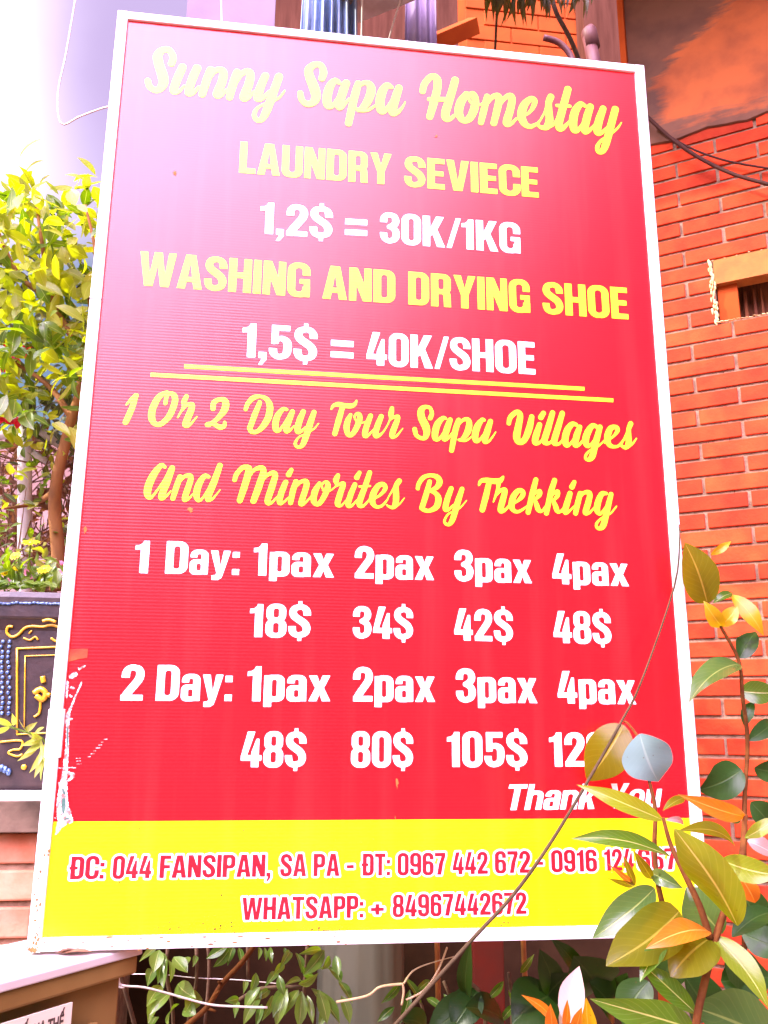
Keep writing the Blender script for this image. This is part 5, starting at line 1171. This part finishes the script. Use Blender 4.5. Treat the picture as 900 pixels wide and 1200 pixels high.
lance_plant('bamboo_like_plant', 'bright lance leaved plant below the board beside the grey green barrel',
  ul((555, 200, 500, 280, 38), (560, 215, 495, 335, 40), (590, 205, 520, 250, 30), (640, 200, 600, 310, 40), (650, 205, 610, 340, 44), (690, 210, 640, 300, 40), (700, 215, 690, 345, 46), (735, 205, 835, 330, 66), (690, 190, 760, 150, 30), (700, 180, 640, 195, 26), (720, 230, 740, 330, 26), (780, 70, 705, 160, 44), (770, 70, 690, 85, 26), (800, 95, 770, 140, 30), (820, 90, 830, 165, 34), (800, 130, 840, 185, 40), (760, 140, 820, 150, 20), (480, 240, 430, 250, 26), (470, 250, 465, 310, 24), (500, 180, 495, 225, 20), (560, 260, 540, 345, 26), (600, 230, 560, 320, 30), (660, 75, 620, 140, 30), (680, 80, 700, 150, 28), (610, 150, 570, 200, 30), (620, 160, 640, 230, 30), (540, 150, 520, 215, 30), (760, 210, 790, 330, 44), (740, 160, 700, 120, 26), (640, 120, 600, 160, 26), (830, 180, 880, 260, 34), (840, 230, 870, 330, 36), (790, 250, 760, 345, 34)),
  [[U(720, 60), U(710, 200), U(690, 340)], [U(700, 200), U(560, 205), U(480, 245)]], 1.55, M['lance'])
lance_plant('hanging_foliage', 'dark green leaf tufts hanging just below the board bottom rail',
  ul((440, 55, 365, 100, 34), (450, 60, 390, 130, 34), (460, 60, 440, 125, 30), (480, 62, 488, 118, 22), (550, 60, 548, 105, 16), (570, 62, 575, 110, 16), (590, 60, 597, 118, 20), (640, 62, 640, 85, 12), (430, 60, 425, 110, 30)),
  [[U(370, 50), U(375, 150), U(360, 330)], [U(510, 50), U(512, 170)]], 1.72, M['grn'])
# twigs and wires under the board
q = MB(); q.tube(catmull([at(*U(x, y), 1.42) for x, y in ((35, 70), (60, 150), (85, 230), (115, 340))], 4), .0036, 7)
tag(q.build('twig', M['twig'], smooth=True), 'upright brown twig hooked by the white wire near the cabinet', 'twig')
q = MB(); q.tube(catmull([at(*U(x, y), 1.44) for x, y in ((545, 40), (490, 115), (420, 190), (370, 270), (290, 340))], 4), [.0045] * 17, 7)
for (x0, y0, x1, y1) in ((420, 190, 408, 182), (400, 225, 410, 215), (370, 275, 398, 285)): q.tube([at(*U(x0, y0), 1.44), at(*U(x1, y1), 1.43)], [.003, .002], 5)
tag(q.build('twig', M['redstem'], smooth=True), 'slanting reddish twig crossing the gap below the board', 'twig')
q = MB(); q.tube(catmull([at(*U(x, y), 1.40) for x, y in ((78, 200), (60, 200), (50, 180), (56, 165), (62, 190), (90, 197), (150, 202), (240, 225), (370, 260), (460, 268), (580, 272))], 5), .0017, 6)
tag(q.build('wire', M['wire'], smooth=True), 'white wire hooked round the brown twig below the board', 'wire')
q = MB(); q.tube(catmull([at(*U(x, y), 1.6) for x, y in ((70, 155), (200, 155), (330, 168), (480, 175), (640, 190))], 4), .0009, 5)
tag(q.build('wire', M['wire'], smooth=True), 'hair thin wire stretched behind the hooked white wire', 'wire')
D4 = lambda x, y: (380 + x / 2.8125, 1080 + y / 2.8125)
q = MB()
q.tube(catmull([at(*D4(x, y), 1.36) for x, y in ((40, 265), (140, 245), (185, 215), (262, 205))], 5), .0020, 6)
q.tube(catmull([at(*D4(x, y), 1.36) for x, y in ((262, 205), (290, 165), (340, 140), (440, 112))], 5), [.0016 - .0009 * i / 15 for i in range(16)], 5)
q.tube(catmull([at(*D4(x, y), 1.355) for x, y in ((258, 205), (262, 230), (255, 275))], 4), .0018, 5)
q.tube(catmull([at(*D4(x, y), 1.35) for x, y in ((270, 258), (330, 225), (375, 160), (405, 85))], 5), .0016, 5)
tag(q.build('dry_tendril', M['dry'], smooth=True), 'pale dry forked tendril in front of the grey green barrel', 'tendril')
# barrel / fluted column
bp_ = at(428, 1160, 2.05)
q = MB(); vs = []; fs = []; n_ = 48
for zz, k in ((0, .97), (.2, 1), (.9, 1.0), (1.22, .97), (1.235, .93)):
    for i in range(n_):
        an_ = 2 * math.pi * i / n_; r_ = .105 * k * (1 + .025 * math.cos(an_ * 14)); vs.append((bp_.x + r_ * math.cos(an_), bp_.y + .1 + r_ * math.sin(an_), zz))
for r in range(4):
    for i in range(n_): fs.append((r * n_ + i, r * n_ + (i + 1) % n_, (r + 1) * n_ + (i + 1) % n_, (r + 1) * n_ + i))
fs.append(tuple(4 * n_ + i for i in range(n_))); q.add(vs, fs)
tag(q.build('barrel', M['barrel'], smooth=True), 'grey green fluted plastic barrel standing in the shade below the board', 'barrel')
# red brown post and rusty rods
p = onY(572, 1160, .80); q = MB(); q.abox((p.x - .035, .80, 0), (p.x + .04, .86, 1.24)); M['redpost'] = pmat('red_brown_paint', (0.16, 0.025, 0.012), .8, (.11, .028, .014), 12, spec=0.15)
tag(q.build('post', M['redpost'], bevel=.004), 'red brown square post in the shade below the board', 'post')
for px, py, lb in ((514, 1195, 'thin rusty rod left of the red brown post'), (616, 1165, 'rusty rod with a knob right of the red brown post')):
    a = at(px, py, 1.72); q = MB(); q.tube([a, Vector((a.x - .005, a.y, 1.3))], .0055, 8); q.ball(a, .010, .010, .008, 8)
    q.tube([Vector((a.x, a.y, 0)), a], .0045, 8)
    tag(q.build('rod', M['copper'], smooth=True), lb, 'rod', 'rusty rods under the board')
q = MB(); p0, p1_ = onY(612, 1170, .7), onY(672, 1095, .7); vs = []; fs = []
for i in range(7):
    for j in range(7):
        vs.append((p0.x + (p1_.x - p0.x) * i / 6, .72 + .02 * noise.noise(Vector((i * .9, j * .9, 3))), p0.z + (p1_.z - p0.z) * j / 6 - .1))
for i in range(6):
    for j in range(6): fs.append((i * 7 + j, (i + 1) * 7 + j, (i + 1) * 7 + j + 1, i * 7 + j + 1))
q.add(vs, fs); o = q.build('sheet', M['sheet'], smooth=True); tag(o, 'creased beige sheet hanging behind the dark round leaves', 'sheet')
sm = o.modifiers.new('thick', 'SOLIDIFY'); sm.thickness = .004
lance_plant('low_greenery', 'mid green narrow leaved plant between the barrel and the red brown post',
  [(455 + 190 * rt.random(), 1130 + 70 * rt.random(), 0, 0, 0) for _ in range(0)] + [(x, y, x + dx, y + dy, w) for x, y, dx, dy, w in ((470, 1150, -24, 26, 9), (474, 1146, 20, 30, 9), (480, 1160, -12, 40, 10), (500, 1170, 26, 20, 9), (505, 1150, -22, 18, 8), (520, 1165, 20, 36, 10), (530, 1180, -26, 22, 9), (545, 1160, 24, 14, 8), (552, 1176, -14, 30, 9), (590, 1150, -20, 22, 9), (596, 1160, 18, 34, 10), (604, 1176, -22, 26, 9), (610, 1140, 16, -22, 8), (630, 1180, -18, 24, 9), (462, 1180, -20, 18, 9))],
  [[(500, 1240), (495, 1180), (476, 1146)], [(540, 1240), (535, 1190), (520, 1150)], [(600, 1240), (600, 1180), (596, 1140)]], 1.66, M['grn'])
# shady big-leaved plants behind
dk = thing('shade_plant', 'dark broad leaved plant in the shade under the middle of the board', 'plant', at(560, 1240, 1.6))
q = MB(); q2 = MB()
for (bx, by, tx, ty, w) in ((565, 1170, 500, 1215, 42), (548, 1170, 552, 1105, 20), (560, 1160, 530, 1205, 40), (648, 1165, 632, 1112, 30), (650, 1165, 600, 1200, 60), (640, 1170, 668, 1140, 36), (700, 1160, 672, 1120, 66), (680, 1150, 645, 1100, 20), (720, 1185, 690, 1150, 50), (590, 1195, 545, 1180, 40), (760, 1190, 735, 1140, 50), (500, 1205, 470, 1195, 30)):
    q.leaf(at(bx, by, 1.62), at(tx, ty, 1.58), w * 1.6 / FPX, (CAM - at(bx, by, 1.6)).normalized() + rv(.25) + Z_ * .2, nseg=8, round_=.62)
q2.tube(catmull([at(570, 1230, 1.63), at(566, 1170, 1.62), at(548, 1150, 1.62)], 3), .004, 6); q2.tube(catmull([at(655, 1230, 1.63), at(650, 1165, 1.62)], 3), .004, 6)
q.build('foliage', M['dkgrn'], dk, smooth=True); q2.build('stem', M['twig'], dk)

# ================================================================== TOP EDGE: hanging sheets, wires, pipes, palm
def hang(px0, px1, pyb, Y, name, mat, label, cat, folds):
    a, b = onY(px0, pyb, Y), onY(px1, pyb, Y); top = onY(px0, -90, Y).z; q = MB(); vs = []; fs = []; n_ = 60
    for j, zz in enumerate((a.z - .25, a.z, (a.z + top) / 2, top)):
        for i in range(n_ + 1):
            u = i / n_; pin = 1 - .10 * j * (0.5 - u) * 0
            vs.append((a.x + (b.x - a.x) * (0.5 + (u - .5) * (1 - .05 * j)), Y + .018 * math.sin(u * folds * 2 * math.pi + .2 * j) + .008 * math.sin(u * folds * 4.3), zz))
    for j in range(3):
        for i in range(n_): k = j * (n_ + 1) + i; fs.append((k, k + 1, k + n_ + 2, k + n_ + 1))
    q.add(vs, fs); o = q.build(name, mat, smooth=True); s_ = o.modifiers.new('thick', 'SOLIDIFY'); s_.thickness = .002
    return tag(o, label, cat)
hang(350, 421, 45, 1.6, 'plastic_curtain', M['blue_cloth'], 'pleated blue and white plastic sheet hanging behind the board top', 'curtain', 7)
hang(474, 512, 55, 1.7, 'hanging_cloth', M['grey_cloth'], 'mauve cloth hanging in folds right of the blue sheet', 'cloth', 2.5)
for pts, r_, lb in ((((259, -20), (260, 30), (261, 45)), .003, 'white cord hanging straight down onto the board top left of the blue sheet'),
                    (((425, -20), (424, 30), (423, 60)), .004, 'pale cord hanging at the right edge of the blue plastic sheet'),
                    (((474, -15), (463, 20), (456, 45), (452, 60)), .0035, 'curved pale cord between blue sheet and mauve cloth')):
    q = MB(); q.tube(catmull([onY(x, y, 1.5) for x, y in pts], 4), r_, 6); tag(q.build('cord', M['wire'], smooth=True), lb, 'cord')
q = MB(); q.tube(catmull([onY(x, y, 1.2) for x, y in ((90, -10), (78, 60), (68, 110), (72, 145), (95, 136), (128, 125), (150, 128))], 5), .003, 6)
tag(q.build('cable', M['wire'], smooth=True), 'white cable looping down to the left edge of the board', 'cable')
pp = thing('drain_pipe', 'purple brown plastic drain pipe with a collar above the board top', 'pipe', onY(697, 80, 1.85))
q = MB(); q.tube([onY(690, 44, 1.85), onY(704, 110, 1.85)], .030, 16); q.build('tube', M['pvc'], pp, smooth=True)
q = MB(); q.tube([onY(688, 34, 1.85), onY(690, 37, 1.85), onY(694, 56, 1.85)], [.030, .036, .036], 16); q.build('collar', M['pvc'], pp, smooth=True)
q = MB(); q.tube(catmull([onY(637, 44, 1.8), onY(655, 50, 1.8), onY(668, 64, 1.8), onY(676, 85, 1.8)], 4), .014, 10)
tag(q.build('pipe', M['pvc'], smooth=True), 'thin dark bent pipe stub left of the drain pipe', 'pipe')
# palm fronds hanging in from above
pf = thing('palm_frond', 'drooping olive palm frond hanging above the board top', 'palm', onY(640, -60, 1.4))
q = MB(); q2 = MB()
q2.tube(catmull([onY(x, y, 1.4) for x, y in ((560, -60), (605, -22), (640, -12), (690, -40))], 4), .006, 6)
q2.tube(catmull([onY(x, y, 1.45) for x, y in ((645, -10), (652, 15), (668, 45), (680, 75))], 4), .009, 6)
q2.tube(catmull([onY(x, y, 1.45) for x, y in ((584, -20), (582, 20), (580, 64))], 4), .005, 6)
for k in range(52):
    u = k / 51; px = 570 + 122 * u + rt.uniform(-3, 3); py = -14 + 6 * math.sin(u * 6); L_ = rt.uniform(22, 42)
    q.leaf(onY(px, py, 1.4), onY(px + rt.gauss(0, 6), py + L_, 1.38 + rt.uniform(-.05, .05)), 6 * 2.8 / FPX, Vector((rt.gauss(0, .4), -1, .3)), nseg=6, curl=.05, round_=1.0)
q.build('leaflets', M['palm'], pf, smooth=True); q2.build('stalk', M['twig'], pf, smooth=True)

# ================================================================== FRONT RIGHT: stem across the board and the broad-leaved shrub
q = MB()
stick = [(793.5, 590, .012), (795.5, 615, -.005), (796.5, 632, -.02), (790, 688, -.03), (752, 798, -.05), (727, 848, -.06), (688, 917, -.07), (645, 988, -.08), (602, 1048, -.08), (556, 1098, -.08), (500, 1160, -.08), (455, 1210, -.07)]
q.tube(catmull([onY(x, y, Y) for x, y, Y in stick], 4), [.0010 + .0017 * min(1, i / 30) for i in range(4 * (len(stick) - 1) + 1)], 8)
M['vine'] = pmat('dark_vine', (0.045, 0.030, 0.012), 0.8, (0.07, 0.045, 0.022), 50, spec=0.15)
tag(q.build('dry_vine', M['vine'], smooth=True), 'long thin dry vine slanting across the lower right of the board', 'vine')

shrub = thing('broadleaf_shrub', 'shrub with large glossy green, yellow and orange leaves at the lower right', 'shrub', onY(820, 1500, -.25))
q = MB()
def stem(pts, r0, r1):
    P = catmull([onY(x, y, Y) for x, y, Y in pts], 4); q.tube(P, [r0 + (r1 - r0) * i / (len(P) - 1) for i in range(len(P))], 8)
stem([(800, 1420, -.27), (808, 1300, -.27), (815, 1205, -.27), (826, 1150, -.27), (836, 1110, -.27), (843, 1085, -.27), (850, 1065, -.26)], .0050, .0044)
stem([(832, 1100, -.27), (820, 1062, -.27), (800, 1020, -.26), (786, 990, -.25), (777, 958, -.24)], .0050, .0024)
stem([(778, 1066, -.12), (770, 1030, -.12), (767, 990, -.12), (768, 950, -.12), (762, 920, -.12), (756, 895, -.105), (750, 868, -.09), (736, 848, -.04), (731, 846, -.03)], .0042, .0016)
stem([(790, 1110, -.1), (778, 1066, -.12)], .0046, .0042)
stem([(850, 1065, -.26), (866, 1020, -.22), (871, 990, -.2), (873, 955, -.18)], .006, .004)
stem([(873, 1200, .02), (872, 1000, .0), (873, 930, .0), (876, 868, .0), (870, 815, -.02), (866, 775, -.02), (845, 735, -.03), (829, 706, -.03)], .0044, .0024)
q.build('stem', M['redstem'], shrub, smooth=True)
LV = [ # base px, tip px, width px, Y base, Y tip, material, curl, fold, roundness
 (829, 707, 803, 636, 40, -.03, -.05, 'olive', .05, .35, .6), (833, 650, 858, 633, 9, -.02, -.03, 'yel', .12, .3, .9), (846, 735, 827, 708, 18, -.03, -.05, 'yel', .1, .3, .7), (845, 734, 864, 710, 18, -.03, -.05, 'yel', .1, .3, .7),
 (836, 707, 860, 695, 11, -.03, -.02, 'grn', .2, .3, .9), (857, 697, 896, 740, 20, -.02, -.06, 'yel', .14, .2, .8), (867, 771, 886, 736, 24, -.02, -.01, 'dkgrn', .05, .25, .7), (866, 778, 809, 806, 34, -.02, -.08, 'grey', .06, .25, .7),
 (868, 810, 912, 812, 26, 0, -.02, 'grn', .05, .25, .7), (877, 868, 912, 838, 20, 0, .02, 'dkgrn', .05, .25, .7), (869, 902, 820, 926, 40, 0, .0, 'dkgrn', .04, .2, .6), (873, 957, 798, 932, 20, -.18, -.24, 'org', .10, .3, .8),
 (868, 962, 820, 945, 20, -.1, -.1, 'dkgrn', .06, .3, .8), (861, 991, 798, 971, 19, -.2, -.26, 'olive', .12, .3, .8), (864, 1085, 791, 976, 47, -.28, -.34, 'yg', .05, -.5, .62), (786, 1004, 672, 979, 23, -.24, -.24, 'grn', .06, .3, .75),
 (777, 961, 687, 916, 22, -.24, -.26, 'yg', .08, .3, .75), (731, 850, 690, 913, 49, -.035, -.04, 'olive', .02, .1, .55), (750, 860, 774, 919, 57, -.135, -.132, 'blue', .03, .12, .72), (767, 1041, 702, 1093, 36, -.24, -.27, 'grey', .07, .25, .65),
 (796, 1068, 711, 1130, 54, -.25, -.3, 'olive', .05, .2, .55), (830, 1091, 765, 1102, 28, -.28, -.33, 'org', .08, .25, .65), (831, 1100, 788, 1140, 52, -.27, -.3, 'olive', .04, .2, .5), (781, 1102, 751, 1147, 20, -.28, -.31, 'grn', .08, .3, .7),
 (846, 1094, 804, 1040, 50, -.16, -.14, 'grey', .04, .2, .6), (816, 1188, 757, 1127, 26, -.26, -.25, 'grn', .06, .25, .7), (812, 1206, 702, 1176, 36, -.27, -.32, 'grn', .09, .22, .65), (838, 1098, 903, 1178, 30, -.27, -.32, 'yg', .04, .3, .7),
 (846, 1008, 912, 1026, 28, -.22, -.28, 'yg', .07, .25, .7), (873, 982, 910, 957, 16, -.2, -.22, 'yg', .08, .25, .8), (858, 1098, 912, 1064, 26, -.22, -.2, 'dkgrn', .06, .25, .7), (916, 1112, 870, 1092, 36, -.1, -.08, 'dkgrn', .05, .2, .6),
 (920, 1230, 826, 1178, 74, -.2, -.25, 'grey', .05, .15, .55), (743, 1038, 712, 1030, 7, -.12, -.14, 'olive', .15, .3, .9), (744, 1038, 730, 1001, 9, -.12, -.14, 'olive', .08, .3, .9), (742, 1036, 719, 1016, 7, -.12, -.15, 'org', .1, .3, .9),
 (764, 1030, 745, 1003, 12, -.12, -.15, 'olive', .06, .3, .8), (763, 1022, 798, 1040, 17, -.12, -.16, 'grey', .15, .25, .75), (777, 950, 806, 932, 11, -.22, -.2, 'olive', .1, .3, .8), (780, 961, 806, 967, 8, -.22, -.2, 'mauve', .15, .3, .8),
 (868, 1028, 886, 1062, 22, -.16, -.15, 'org', .05, .25, .7), (876, 985, 912, 1002, 22, -.14, -.15, 'mauve', .06, .25, .7), (880, 940, 912, 975, 30, -.02, -.02, 'dkgrn', .05, .25, .7), (868, 1040, 905, 1100, 40, -.05, -.05, 'dkgrn', .04, .25, .6),
 (850, 1120, 890, 1160, 40, -.12, -.1, 'dkgrn', .04, .2, .6), (790, 1110, 770, 1160, 40, -.14, -.12, 'dkgrn', .04, .2, .6), (845, 1150, 905, 1145, 44, -.1, -.1, 'dkgrn', .05, .2, .6), (760, 1150, 728, 1200, 40, -.1, -.1, 'dkgrn', .05, .2, .6), (800, 1140, 850, 1200, 50, -.12, -.1, 'dkgrn', .05, .2, .6),
 (872, 850, 884, 820, 14, 0, 0, 'dkgrn', .05, .2, .8), (884, 900, 912, 905, 24, .0, .0, 'dkgrn', .05, .2, .7)]
rl = random.Random(31)
for (bx, by, tx, ty, w, Yb, Yt, mk, cu, fo, ro) in LV:
    b, t = onY(bx, by, Yb), onY(tx, ty, Yt); d = (b - CAM).dot(cz)
    nr_ = (CAM - b).normalized() + Vector((rl.gauss(0, .22), 0, .18 + rl.gauss(0, .2)))
    if bx in (731, 750): nr_ = (CAM - b).normalized() + Vector((.05, 0, -.05 if bx == 731 else .12))
    qm = MB(); qm.leaf(b, t, w * d / FPX * 1.04, nr_, curl=cu * .8, fold=fo, round_=ro, nseg=26, twist=rl.gauss(0, .6), peak=rl.uniform(.78, 1.0), droop=rl.uniform(.02, .22))
    # short stalk
    qm.build('leaf', M[mk], shrub, smooth=True)

yp = thing('new_leaf_shoot', 'young shoot with one pale white leaf and orange leaves at the bottom edge', 'plant', onY(662, 1290, -.2))
q = MB(); q.tube(catmull([onY(662, 1290, -.2), onY(664, 1230, -.2), onY(666, 1198, -.2)], 3), .004, 7); q.build('stem', M['redstem'], yp, smooth=True)
for (bx, by, tx, ty, w, mk, cu) in ((668, 1204, 679, 1132, 31, 'pale', .03), (646, 1196, 611, 1166, 11, 'org', .1), (662, 1204, 665, 1171, 10, 'org', .05), (692, 1222, 687, 1169, 22, 'yel', .06), (650, 1220, 645, 1176, 16, 'org', .05), (672, 1215, 682, 1180, 14, 'org', .05)):
    b, t = onY(bx, by, -.2), onY(tx, ty, -.22 if mk != 'org' else -.24); d = (b - CAM).dot(cz)
    q = MB(); q.leaf(b, t, w * d / FPX, (CAM - b).normalized() + Vector((-.15, 0, .2)), curl=cu, fold=.3, round_=.7, nseg=10); q.build('leaf', M[mk], yp, smooth=True)
